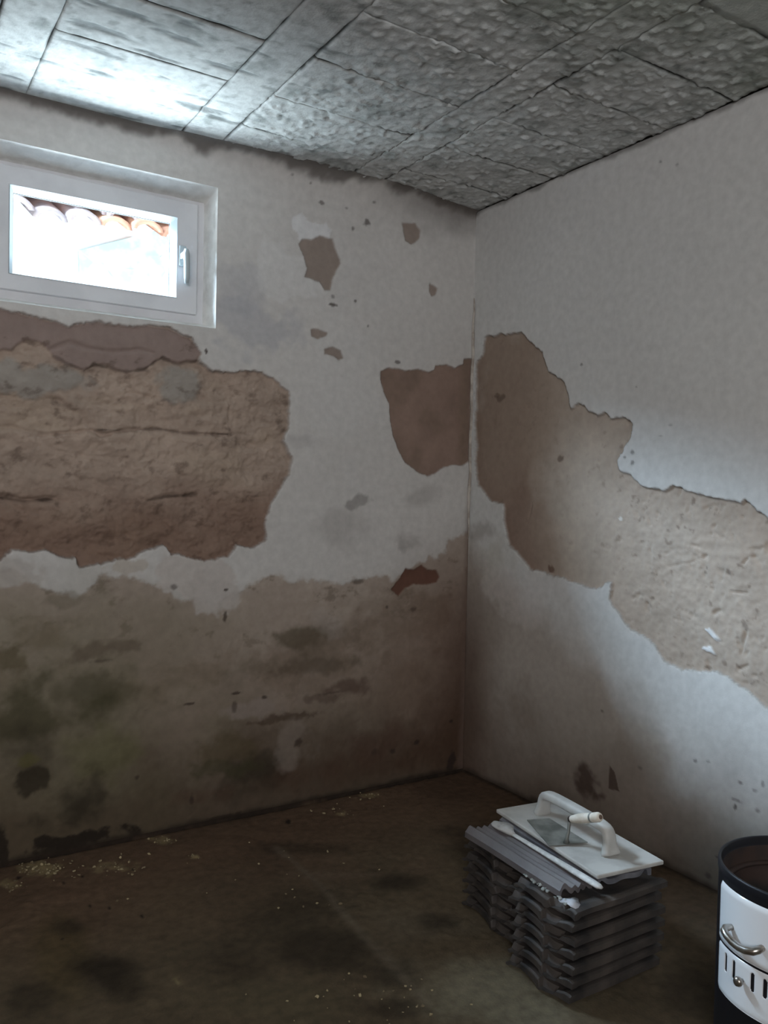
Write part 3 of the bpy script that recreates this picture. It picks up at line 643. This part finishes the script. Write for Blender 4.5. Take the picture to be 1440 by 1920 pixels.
# measured joints: joists 12.5 cm wide at 62 cm centres, blocks 24.5 cm deep between them
joists = [(-1.834, -1.707), (-1.243, -1.106), (-0.622, -0.491)]
bays = [(-2.33, -1.834), (-1.707, -1.243), (-1.106, -0.622), (-0.491, 0.0)]
rows = [0.0, -0.205, -0.444, -0.694, -0.945, -1.175, -1.42, -1.665, -1.91]
for (a, b) in joists:
    o = ceil_piece('joist', a, b, -1.91, 0.0, .0065, random.uniform(-.001, .001), 0)
for (a, b) in bays:
    rows_ = [r for r in rows if not (r == -0.205 and a < -1.2)]
    for j in range(len(rows_)-1):
        far = rows_[j+1] < -1.6 or a < -2.2
        ceil_piece('ceiling_block', a, b, rows_[j+1], rows_[j], .02 if far else .0062, random.uniform(-.0012, .0015), 0)
ceil_piece('ceiling_block', X0L, -2.33, -1.91, 0.0, .04, 0, 0)
ceil_piece('ceiling_block', X0L, 0.0, -4.3, -1.91, .05, 0, 0)

# ================================================================== OTHER WALLS (behind the camera)
plain = mat('plain dirty plaster', tuple(lin(176, 170, 162)), 0.95, col2=tuple(lin(140, 128, 116)), scale=3, lo=.35, hi=.75, bump=.3, bscale=80)
struct(box('wall_left', X0L-0.3, X0L, -4.6, 0.045, -0.2, HC+0.03, plain))
bm = bmesh.new()
bx(bm, X0L, 0.02, -4.6, -4.3, -0.2, HC+0.03)
struct(from_bm('wall_front', bm, plain))
slab('wall_outer', 0.045, 0.34, -4.6, 0.045, -0.2, HC+0.03)
struct(box('trim_1', X0L-0.3, 0.34, -4.6, 0.45, -0.35, -0.03, mat('sub floor', (0.1, 0.08, 0.06), 0.95)))

# ================================================================== WINDOW
IX0, IX1, IZ0, IZ1 = WX0+0.017, WX1-0.017, WZ0+0.030, WZ1-0.036
win = bpy.data.objects.new('window_1', None); COL.objects.link(win); win.location = (0, 0, 0); struct(win)
# splayed, rounded plaster reveal running from the wall face to the frame
bm = bmesh.new()
def rect_pts(x0, x1, z0, z1, n):
    P = []
    for i in range(n): P.append((x0+(x1-x0)*i/n, z0))
    for i in range(n//2): P.append((x1, z0+(z1-z0)*i/(n//2)))
    for i in range(n): P.append((x1+(x0-x1)*i/n, z1))
    for i in range(n//2): P.append((x0, z1+(z0-z1)*i/(n//2)))
    return P
rings = []
prof = [(0.0, 0.0), (0.01, 0.002), (0.05, 0.010), (0.14, 0.022), (0.3, 0.038), (0.5, 0.058), (0.75, 0.080), (1.0, 0.103)]
for s_, y_ in prof:
    R = rect_pts(WX0+(IX0-WX0)*s_, WX1+(IX1-WX1)*s_, WZ0+(IZ0-WZ0)*s_, WZ1+(IZ1-WZ1)*s_, 90)
    ring = []
    for (x, z) in R:
        k = 4*s_*(1-s_)
        nn = (vn(np.array([x*22+z*9]), np.array([z*22+y_*60]), 5)[0]-.5)*0.006*k
        ring.append(bm.verts.new((x+nn, y_-0.0005+nn*0.5, z+nn)))
    rings.append(ring)
n = len(rings[0])
for i in range(len(rings)-1):
    for k in range(n): bm.faces.new((rings[i][k], rings[i+1][k], rings[i+1][(k+1) % n], rings[i][(k+1) % n]))
from_bm('reveal', bm, M_LIME, win, smooth=True)
FX0, FX1, FZ0, FZ1 = IX0-0.02, IX1+0.02, IZ0-0.02, IZ1+0.02
from_bm('window_frame', frame_bm(FX0, FX1, FZ0, FZ1, .060, .060, .060, .060, .088, .165), M_PVC, win, bevel=0.002)
SX0, SX1, SZ0, SZ1 = IX0+0.026, IX1-0.026, IZ0+0.022, IZ1-0.010
GX0, GX1, GZ0, GZ1 = -1.735, -1.218, 1.780, 2.046
sash = from_bm('sash', frame_bm(SX0, SX1, SZ0, SZ1, GX0-SX0, SX1-GX1, GZ0-SZ0, SZ1-GZ1, .068, .140), M_PVC, win, bevel=0.003)
# glazing beads, mitred, splayed towards the glass
bw = 0.012
O = [(GX0, GZ0), (GX1, GZ0), (GX1, GZ1), (GX0, GZ1)]; I = [(GX0+bw, GZ0+bw*.5), (GX1-bw*1.3, GZ0+bw*.5), (GX1-bw*1.3, GZ1-bw*1.2), (GX0+bw, GZ1-bw*1.2)]
for i in range(4):
    j = (i+1) % 4; bm = bmesh.new()
    vs = [bm.verts.new((p[0], y, p[1])) for p, y in ((O[i], .066), (O[j], .066), (I[j], .088), (I[i], .088), (O[i], .100), (O[j], .100), (I[j], .100), (I[i], .100))]
    for f in ((0, 1, 2, 3), (4, 7, 6, 5), (3, 2, 6, 7), (0, 4, 5, 1), (1, 5, 6, 2), (0, 3, 7, 4)): bm.faces.new([vs[q] for q in f])
    from_bm('glazing_bead', bm, M_BEAD, sash)
from_bm('glass_gasket', frame_bm(GX0+bw-.001, GX1-bw*1.3+.001, GZ0+bw*.5-.001, GZ1-bw*1.2+.001, .0028, .0028, .0028, .0028, .0965, .1005), mat('dark rubber', (.05, .055, .06), .6), sash)
# glass
gm, nt, p = newmat('window glass'); N = nt.nodes; L = nt.links
tr = N.new('ShaderNodeBsdfTransparent'); tr.inputs[0].default_value = (0.96, 0.98, 0.98, 1)
gl = N.new('ShaderNodeBsdfGlossy'); gl.inputs['Roughness'].default_value = 0.03
fr = N.new('ShaderNodeFresnel'); fr.inputs['IOR'].default_value = 1.45
mx = N.new('ShaderNodeMixShader'); 
geo = N.new('ShaderNodeNewGeometry'); inv = N.new('ShaderNodeMath'); inv.operation = 'SUBTRACT'; inv.inputs[0].default_value = 1.0; L.new(geo.outputs['Backfacing'], inv.inputs[1])
mul = N.new('ShaderNodeMath'); mul.operation = 'MULTIPLY'; L.new(fr.outputs[0], mul.inputs[0]); L.new(inv.outputs[0], mul.inputs[1]); L.new(mul.outputs[0], mx.inputs[0])
L.new(tr.outputs[0], mx.inputs[1]); L.new(gl.outputs[0], mx.inputs[2])
L.new(mx.outputs[0], N['Material Output'].inputs['Surface'])
box('glass_pane', GX0+.004, GX1-.004, .101, .105, GZ0+.004, GZ1-.004, gm, sash)
# handle hanging down on the right stile
hx = -1.199
hd = box('window_handle', hx-.012, hx+.012, .060, .069, 1.885, 1.955, M_BEAD, sash, bevel=.003)
box('handle_neck', hx-.009, hx+.009, .030, .062, 1.908, 1.928, M_BEAD, hd, bevel=.003)
bm = tube_bm([(hx, .026, 1.935), (hx, .026, 1.92), (hx+.002, .025, 1.88), (hx+.003, .026, 1.84), (hx+.003, .028, 1.822)], [.007, .0105, .010, .0095, .006], 12)
from_bm('handle_lever', bm, M_BEAD, hd, smooth=True)

# ================================================================== OUTSIDE: white outbuilding with clay tile eaves
out = empty('outbuilding', (-0.9, 2.52, 1.3), 'sunlit white outbuilding with orange clay eave tiles seen through the window', 'building')
om = mat('white outdoor render', (0.93, 0.93, 0.92), 0.9, col2=(0.88, 0.9, 0.92), scale=5)
def outpart(name, bm, m, smooth=False):
    o = from_bm(name, bm, m, out, smooth=smooth); o.matrix_parent_inverse = Matrix.Translation((0.9, -2.52, -1.3)); return o
bm = bmesh.new(); bx(bm, -1.9, 1.4, 2.60, 2.8, 1.2, 2.70); outpart('wall', bm, om)
clay = [mat('orange clay', (0.62, 0.34, 0.22), 0.8, col2=(0.50, 0.24, 0.16), scale=9), mat('pink clay', (0.70, 0.48, 0.42), 0.8, col2=(0.60, 0.36, 0.30), scale=9), mat('grey clay', (0.30, 0.25, 0.26), 0.8, col2=(0.42, 0.32, 0.30), scale=9)]
rnd = random.Random(3)
for i in range(34):
    row_ = i//17; cx = -1.75+(i%17)*0.185+row_*0.05
    bm = bmesh.new(); ring = []
    drop = rnd.uniform(-0.03, 0.03)
    for (yy, zz) in ((2.40-rnd.uniform(0, .05)+row_*.05, 2.665+drop+row_*.1), (2.9, 2.90+drop+row_*.1)):
        top = []; bot = []
        for k in range(9):
            a = PI*k/8
            top.append(bm.verts.new((cx+math.cos(a)*0.096, yy, zz+math.sin(a)*0.065))); bot.append(bm.verts.new((cx+math.cos(a)*0.066, yy, zz+math.sin(a)*0.036)))
        ring.append((top, bot))
    (t0, b0), (t1, b1) = ring
    for k in range(8):
        bm.faces.new((t0[k], t0[k+1], t1[k+1], t1[k])); bm.faces.new((b0[k], b1[k], b1[k+1], b0[k+1])); bm.faces.new((t0[k], b0[k], b0[k+1], t0[k+1]))
    outpart('roof_tile', bm, clay[rnd.choice((0, 0, 1, 2))], smooth=True)
# pale blue shadow sheet added to stand for the diagonal shadow on its wall
P_ = [(165, 475), (215, 452), (265, 440), (312, 428), (330, 432), (332, 470), (300, 480), (310, 510), (290, 545), (235, 552), (255, 505), (200, 500), (175, 492), (150, 520), (148, 470)]
bm = bmesh.new(); vs = [bm.verts.new(tuple(H(x, y, 1, 2.57+0.008*math.sin(i*1.7)))) for i, (x, y) in enumerate(P_)]
bm.faces.new(vs); bmesh.ops.triangulate(bm, faces=bm.faces)
ex = bmesh.ops.extrude_face_region(bm, geom=list(bm.faces)); bmesh.ops.translate(bm, vec=(0, .03, 0), verts=[v for v in ex['geom'] if isinstance(v, bmesh.types.BMVert)])
outpart('blue_shadow_sheet', bm, mat('pale blue shadow sheet', (0.42, 0.66, 0.72), 0.7, col2=(0.72, 0.86, 0.9), scale=9))
gr = struct(box('ground', -9, 7, 0.40, 9, 1.0, 1.1, mat('pale gravel ground', (0.55, 0.54, 0.52), 0.95, col2=(0.42, 0.41, 0.39), scale=14)))

# ================================================================== ROOF TILE STACKS
def tile_bm(L_, W_, seed):
    rr = random.Random(seed)
    n = 26; top = []; bot = []; p1 = rr.uniform(-.12, .12)
    for k in range(n+1):
        v = k/n; y = v*W_
        zt = 0.0225+0.0042*math.cos(v*2*PI*1.6+p1)
        if v < 0.12: zt = 0.0285-0.003*abs(v-.06)/.06
        zb = zt-0.012
        if v < 0.08: zb = 0.0115+0.0015*math.sin(seed)
        elif 0.40 < v < 0.50: zb = 0.0
        elif v > 0.93: zb = 0.0
        top.append((y, zt)); bot.append((y, zb))
    xs_ = [0, .003, .008, .013, .022, .04, .07, .1, .15, .2, .25, .29, L_-.004, L_]
    ph = rr.uniform(0, 1.2); a1 = rr.uniform(.0015, .0032); f1 = rr.uniform(9.5, 10.8)
    def warp(x, y, z):
        v = y/W_
        if x < 0.016 and z < 0.021:                       # thick ragged nose at the end of the tile
            z = min(z, 0.0085+a1*math.sin(v*f1+ph)+0.0007*math.sin(v*29+ph*3))
            z = max(z, 0.0005)
        if x < 0.004 and z > .018: z -= 0.003
        x += (0.004*math.sin(v*f1*.8+ph*2)+0.0012*math.sin(v*23+ph*3)) if x < 0.03 else 0
        return (x, y+0.0012*math.sin(x*22+ph), z+0.0008*math.sin(x*31+ph*2))
    return extrude_bm(top, bot, xs_, warp=warp)
PITCH_T = 0.0318
NA = 7
tl = {0: 'bottom', 1: 'second', 2: 'third', 3: 'fourth', 4: 'fifth', 5: 'sixth', 6: 'topmost'}
protos = {}
for k in range(7): 
    for w_t in (0.206, 0.262):
        bm = tile_bm(0.312, w_t, 11+k); me = bpy.data.meshes.new('roof_tile'); bmesh.ops.recalc_face_normals(bm, faces=bm.faces); bm.to_mesh(me); bm.free()
        me.materials.append(M_TILE); protos[(k, w_t)] = me
def stack(x0, y0, w_t, nm, rot=0.0):
    for i in range(NA):
        o = bpy.data.objects.new('roof_tile', protos[((i*3+(nm == 'rear')*2) % 7, w_t)]); COL.objects.link(o)
        o.location = (x0+random.uniform(-.006, .007), y0+random.uniform(-.005, .005), i*PITCH_T)
        o.rotation_euler = (0, 0, rot+random.uniform(-.018, .018))
        if nm == 'front':
            thing(o, 'dark grey ridged roof tile, %s from the floor in the front stack' % tl[i] if i not in (0, 6) else 'dark grey ridged roof tile, %s of the front stack' % tl[i], 'roof tile', 'roof tiles in the two stacks')
        else:
            thing(o, 'dark roof tile in shade, %s from the floor in the rear stack' % tl[i] if i not in (0, 6) else 'dark roof tile in shade, %s of the rear stack' % tl[i], 'roof tile', 'roof tiles in the two stacks')
stack(-0.775, -1.385, 0.206, 'front')
stack(-0.722, -1.150, 0.262, 'rear', -0.10)
TOPZ = (NA-1)*PITCH_T+0.0290
# ribbed tile lying across both stacks
def ribbed(L_, W_, ribs):
    n = 40; top = []; bot = []
    for k in range(n+1):
        v = k/n; y = v*W_; z = 0.012
        for c, a, wd in ribs: z += a*math.exp(-((v-c)/wd)**2)
        top.append((y, z)); bot.append((y, max(0.0, z-0.013) if 0.06 < v < .94 else 0.0))
    xs_ = [0, .01, .03]+[L_*q/10 for q in range(1, 10)]+[L_-.01, L_]
    return extrude_bm(top, bot, xs_, warp=lambda x, y, z: (x+(0.003*math.sin(y*90) if x < .02 else 0), y, z+0.0008*math.sin(x*20+y*30)))
bm = ribbed(0.375, 0.100, [(0.16, .008, .05), (0.36, .008, .055), (0.57, .009, .06), (0.84, .017, .12)])
rt = from_bm('ribbed_roof_tile', bm, M_TILE2)
rt.rotation_euler = (0, 0, PI/2-0.045); rt.location = (-0.652, -1.325, TOPZ)
thing(rt, 'long brown-grey ribbed roof tile lying across both stacks left of the float', 'roof tile')
bm = ribbed(0.40, 0.172, [(0.5, .006, .9), (0.1, .012, .06), (0.9, .012, .06)])
ft = from_bm('flat_roof_tile', bm, mat('slate grey tile', (0.11, 0.112, 0.125), 0.5, col2=(0.19, 0.19, 0.205), scale=16, bump=.3, bscale=120))
ft.rotation_euler = (0, 0, PI/2-0.10); ft.location = (-0.474, -1.350, TOPZ)
thing(ft, 'smooth slate-grey roof tile lying under the white plastering float', 'roof tile')
FLZ = TOPZ+0.0305
# lime splash on the nearest corner of the top tile
c = H(1076, 1703, 2, TOPZ)
bm = bmesh.new()
cs = bm.verts.new((0, 0, .004)); ringv = []
for k in range(18):
    a = 2*PI*k/18; r_ = (0.024+0.005*math.sin(3*a+1)+0.003*math.sin(5*a)); ringv.append(bm.verts.new((math.cos(a)*r_*0.9, math.sin(a)*r_*1.1, 0.0)))
for k in range(18): bm.faces.new((cs, ringv[k], ringv[(k+1) % 18]))
bm.faces.new(ringv[::-1])
lp = from_bm('plaster_splash', bm, mat('bluish dry plaster', tuple(lin(196, 200, 208)), 0.85), smooth=True)
lp.location = (c[0]+0.016, c[1]+0.026, TOPZ-0.0006); thing(lp, 'dried white plaster splash on the near corner of the front tile stack', 'plaster')
# crumbs of mortar along the ribbed tile
bm = bmesh.new()
A_ = H(985, 1640, 2, TOPZ); B_ = H(1050, 1690, 2, TOPZ); 
for i in range(46):
    q = random.random(); p = A_*(1-q)+B_*q
    crumb(bm, Vector((p[0]+random.uniform(-.004, .012), p[1]+random.gauss(0, .006), TOPZ+.002)), random.uniform(.0025, .006))
mc = from_bm('mortar_crumbs', bm, M_CRUMB); mc['kind'] = 'stuff'; mc['label'] = 'row of greenish-white mortar crumbs on the tile beside the ribbed one'; mc['category'] = 'debris'

# ================================================================== PLASTERING FLOAT
fl_ = empty('plastering_float', (-0.530, -1.145, FLZ), 'pale grey plastic plastering float with loop handle on the tile stack', 'float', rz=PI/2-0.128)
bm = bmesh.new(); bx(bm, -.2165, .2165, -.102, .102, 0.0, .0105)
from_bm('plate', bm, M_FLOAT, fl_, bevel=.003)
# D-shaped loop handle: two broad feet and a rounded grip
def superring(bm, c, t, hw, hh):
    """rounded-rectangle ring around point c, tangent t in the local xz plane"""
    t = Vector(t).normalized(); n_ = Vector((-t.z, 0, t.x)); R = []
    for k in range(16):
        a = 2*PI*k/16; ca, sa = math.cos(a), math.sin(a)
        u = math.copysign(abs(ca)**0.6, ca)*hw; v = math.copysign(abs(sa)**0.6, sa)*hh
        R.append(bm.verts.new(Vector(c)+Vector((0, 1, 0))*u+n_*v))
    return R
path = [(-.146, .008), (-.140, .018), (-.137, .036), (-.136, .054), (-.130, .067), (-.112, .0725), (-.05, .0735), (0.0, .0735), (.06, .0732), (.108, .0722), (.127, .067), (.134, .054), (.135, .036), (.138, .018), (.144, .008)]
bm = bmesh.new(); RR = []
for i, (x, z) in enumerate(path):
    a = path[max(i-1, 0)]; b = path[min(i+1, len(path)-1)]
    foot = min(abs(i-0), abs(len(path)-1-i))
    hw = {0: .030, 1: .024, 2: .018, 3: .0165}.get(foot, .0165); hh = {0: .016, 1: .013, 2: .0115}.get(foot, .0125)
    RR.append(superring(bm, (x, 0, z), (b[0]-a[0], 0, b[1]-a[1]), hw, hh))
for i in range(len(RR)-1):
    for k in range(16): bm.faces.new((RR[i][k], RR[i][(k+1) % 16], RR[i+1][(k+1) % 16], RR[i+1][k]))
bm.faces.new(RR[0][::-1]); bm.faces.new(RR[-1])
from_bm('handle', bm, M_FLOAT, fl_, smooth=True, subd=1)
# mortar line squeezed along the foot of the float
# ================================================================== TROWEL
BZ = FLZ+0.0112
blade = [H(988, 1538, 2, BZ+.002), H(1030, 1535, 2, BZ+.004), H(1102, 1580, 2, BZ+.004), H(1030, 1587, 2, BZ+.001)]
cen = sum(blade)/4
tw = empty('pointing_trowel', (float(cen[0]), float(cen[1]), BZ), 'small mortar-smeared trowel with cream wooden handle resting on the float', 'trowel')
bm = bmesh.new(); loc = [Vector(p)-Vector((cen[0], cen[1], BZ)) for p in blade]
n_ = 8; topv = []; botv = []
rnd = random.Random(5)
gridv = [[None]*(n_+1) for _ in range(n_+1)]
for i in range(n_+1):
    for j in range(n_+1):
        u = i/n_; v = j/n_
        p = loc[0]*(1-u)*(1-v)+loc[1]*u*(1-v)+loc[2]*u*v+loc[3]*(1-u)*v
        # round the narrow tip
        gridv[i][j] = p
vt = [[bm.verts.new(gridv[i][j]+Vector((0, 0, .0016))) for j in range(n_+1)] for i in range(n_+1)]
vb = [[bm.verts.new(gridv[i][j]) for j in range(n_+1)] for i in range(n_+1)]
for i in range(n_):
    for j in range(n_):
        bm.faces.new((vt[i][j], vt[i+1][j], vt[i+1][j+1], vt[i][j+1])); bm.faces.new((vb[i][j], vb[i][j+1], vb[i+1][j+1], vb[i+1][j]))
for i in range(n_):
    bm.faces.new((vt[i][0], vb[i][0], vb[i+1][0], vt[i+1][0])); bm.faces.new((vt[i+1][n_], vb[i+1][n_], vb[i][n_], vt[i][n_]))
    bm.faces.new((vt[0][i+1], vb[0][i+1], vb[0][i], vt[0][i])); bm.faces.new((vt[n_][i], vb[n_][i], vb[n_][i+1], vt[n_][i+1]))
from_bm('blade', bm, M_STEEL, tw, smooth=False)
t0 = Vector(H(1062, 1580, 2, BZ+.004)); hz0 = BZ+0.060; g0 = Vector(H(1070, 1536, 2, hz0)); g1 = Vector(H(1126, 1532, 2, hz0+.040))
org = Vector((cen[0], cen[1], BZ))
ax_ = (g1-g0).normalized()
pth = [t0, t0+Vector((-.001, -.002, .012)), t0.lerp(g0, .45), t0.lerp(g0, .8)+Vector((0, .002, 0)), g0-ax_*.006+Vector((0, 0, 0)), g0+ax_*.02]
from_bm('tang', tube_bm([p-org for p in pth], [.0085, .0048, .0042, .0042, .0045, .0045], 10), M_STEEL, tw, smooth=True)
Lh = (g1-g0).length
hp = [(0, .0072), (.04, .0085), (.1, .0098), (.3, .0122), (.5, .0128), (.66, .0118), (.74, .0112), (.82, .0122), (.93, .0122), (.985, .0098), (1.0, .006)]
hdl = from_bm('grip', tube_bm([g0+ax_*Lh*s-org for s, r in hp], [r for s, r in hp], 18), M_WOODC, tw, smooth=True)
e = [g0+ax_*Lh*s-org for s in (.695, .72, .745)]
from_bm('worn_ring', tube_bm(e, [.0120, .0121, .0120], 18), M_STEEL, hdl, smooth=True)
from_bm('end_cap', tube_bm([g1-org-ax_*.001, g1-org+ax_*.0015], [.0062, .0050], 12), M_WOODD, hdl)
from_bm('ferrule', tube_bm([g0-org-ax_*.003, g0-org+ax_*.006], [.0078, .0085], 14), M_IRON, tw, smooth=True)

# ================================================================== STIRRING STICK
SZ = TOPZ+0.0245
s0 = Vector(H(935, 1548, 2, SZ)); s1 = Vector(H(1128, 1665, 2, SZ+0.006))
st_ = empty('plaster_stick', (s0.x, s0.y, SZ), 'white plaster-caked wooden stirring stick lying along the ribbed tile', 'stick')
d_ = (s1-s0)
pts = [s0+d_*q-Vector((s0.x, s0.y, SZ)) for q in (0.10, .2, .35, .5, .65, .8, .92, .975, 1.0)]
from_bm('shaft', tube_bm(pts, [.0066, .0070, .0076, .0084, .0095, .0104, .0106, .0094, .0045], 12, flat=.62), M_STICK, st_, smooth=True)
bm = bmesh.new(); bmesh.ops.create_icosphere(bm, subdivisions=4, radius=1)
ang = math.atan2(d_.y, d_.x)
for v in bm.verts:
    q = v.co.copy(); rr_ = 1+0.10*math.sin(q.x*3+q.y*2)+0.04*math.sin(q.y*6+q.z*4)
    lx = q.x*.050; ly = q.y*(.0245 if q.x < .1 else .0245*(1-(q.x-.1)*.75)); lz = q.z*.0095
    v.co = Vector((lx*rr_*0.95, ly*rr_, lz*rr_))
bmesh.ops.rotate(bm, verts=bm.verts, matrix=Matrix.Rotation(ang, 3, 'Z')); bmesh.ops.translate(bm, verts=bm.verts, vec=d_*0.065+Vector((0, 0, .003)))
from_bm('plaster_lump', bm, mat('dry plaster lump', tuple(lin(178, 176, 172)), .9, col2=tuple(lin(150, 148, 144)), scale=40, bump=.6, bscale=90), st_, smooth=True)

# ================================================================== ENAMEL STOVE
SR = 0.164; SH = 0.402
stv = empty('enamel_stove', (-0.499, -1.752, 0), 'round black stove with white enamel doors and nickel handle, open top', 'stove')
pf = [(0.0, .012), (.150, .012), (.152, .0), (.160, .0), (SR, .006), (SR, .380), (SR+.002, .384), (SR+.002, .398), (SR+.0005, .402), (SR-.003, .402), (SR-.005, .399), (SR-.006, .388), (SR-.008, .384)]
from_bm('body', lathe_bm(pf, 96), M_BLACK, stv, smooth=True, bevel=0)
from_bm('firebox', lathe_bm([(SR-.008, .384), (SR-.010, .375), (SR-.011, .25), (.12, .235), (0.0, .232)], 96), M_SOOT, stv, smooth=True)
# iron ledge ring inside
from_bm('grate_ring', lathe_bm([(SR-.011, .352), (SR-.022, .352), (SR-.023, .346), (SR-.011, .346)], 96), M_SOOT, stv, smooth=True)
def door_panel(name, a0, a1, z0, z1, parent, slots=(), thick=.004, rc=.012):
    """curved enamel plate with rounded corners, pillowed face and real slots cut out"""
    nu, nvv = 120, 60
    U = np.linspace(a0, a1, nu+1); V = np.linspace(z0, z1, nvv+1)
    Rm = SR+.004
    bm = bmesh.new(); A = np.radians(U)
    half = np.radians(a1-a0)/2*Rm; mid = (a0+a1)/2; hh = (z1-z0)/2; zm = (z0+z1)/2
    def inside(u, z):
        x = abs(np.radians(u-mid)*Rm); y = abs(z-zm)
        qx = x-(half-rc); qy = y-(hh-rc)
        return min(max(qx, qy), 0)+math.hypot(max(qx, 0), max(qy, 0))-rc
    keep = {}
    verts = {}
    def vert(i, j, layer):
        kk = (i, j, layer)
        if kk not in verts:
            u, z = U[i], V[j]; d = -inside(u, z)
            r = SR+.0008 if layer else SR+.0008+thick*(1-(1-min(max(d, 0)/.011, 1))**2)*1.0
            for (su, sz0, sz1, sw) in slots:
                dx = abs(np.radians(u-su)*Rm); dzz = max(sz0-z, 0, z-sz1); q = math.hypot(dx, dzz)-sw
            verts[kk] = bm.verts.new((r*math.cos(A[i]), r*math.sin(A[i]), z))
        return verts[kk]
    for i in range(nu):
        for j in range(nvv):
            u = (U[i]+U[i+1])/2; z = (V[j]+V[j+1])/2
            if inside(u, z) > 0: continue
            cut = False
            for (su, sz0, sz1, sw) in slots:
                dx = abs(np.radians(u-su)*Rm); dzz = max(sz0-z, 0, z-sz1)
                if math.hypot(dx, dzz) < sw: cut = True
            if cut: continue
            keep[(i, j)] = 1
    for (i, j) in keep:
        bm.faces.new((vert(i, j, 0), vert(i+1, j, 0), vert(i+1, j+1, 0), vert(i, j+1, 0)))
        for di, dj, a, b in ((0, -1, (i, j), (i+1, j)), (0, 1, (i+1, j+1), (i, j+1)), (-1, 0, (i, j+1), (i, j)), (1, 0, (i+1, j), (i+1, j+1))):
            if (i+di, j+dj) not in keep:
                bm.faces.new((vert(*a, 0), vert(*a, 1), vert(*b, 1), vert(*b, 0)))
    return from_bm(name, bm, M_ENAM, parent, smooth=True)
up_ = door_panel('upper_door', 142, 200, .252, .372, stv)
lo_ = door_panel('lower_door', 141, 200, .150, .2475, stv, slots=[(a, .2045, .2335, .0042) for a in (154.2, 163.2, 179.0, 187.6)], thick=.0018)
up_['label'] = 'white enamel upper door'; lo_['label'] = 'white enamel lower door with air slots'
def cylp(a, z, r): return (r*math.cos(math.radians(a)), r*math.sin(math.radians(a)), z)
hp = [(161.0, .301, SR+.002), (160.6, .301, SR+.010), (160.6, .300, SR+.018), (162.0, .298, SR+.0245), (165, .294, SR+.027), (169.5, .289, SR+.027), (174, .2865, SR+.0265), (178.5, .2870, SR+.025), (182.5, .2905, SR+.022), (184.5, .294, SR+.016), (185.2, .2955, SR+.008), (185.2, .2955, SR+.002)]
from_bm('door_handle', tube_bm([cylp(*q) for q in hp], [.006]*2+[.0074]*8+[.0065]*2, 14), M_CHROME, up_, smooth=True)
# round knob of the lower door
bm = lathe_bm([(0.0, 0.0), (.004, .0), (.004, .006), (.0085, .0075), (.0095, .012), (.0075, .0165), (0.0, .0185)], 24)
kb = from_bm('knob', bm, M_CHROME, lo_, smooth=True)
q = cylp(171.4, .2115, SR+.003); kb.location = q; kb.rotation_euler = Vector((q[0], q[1], 0)).to_track_quat('Z', 'Y').to_euler()
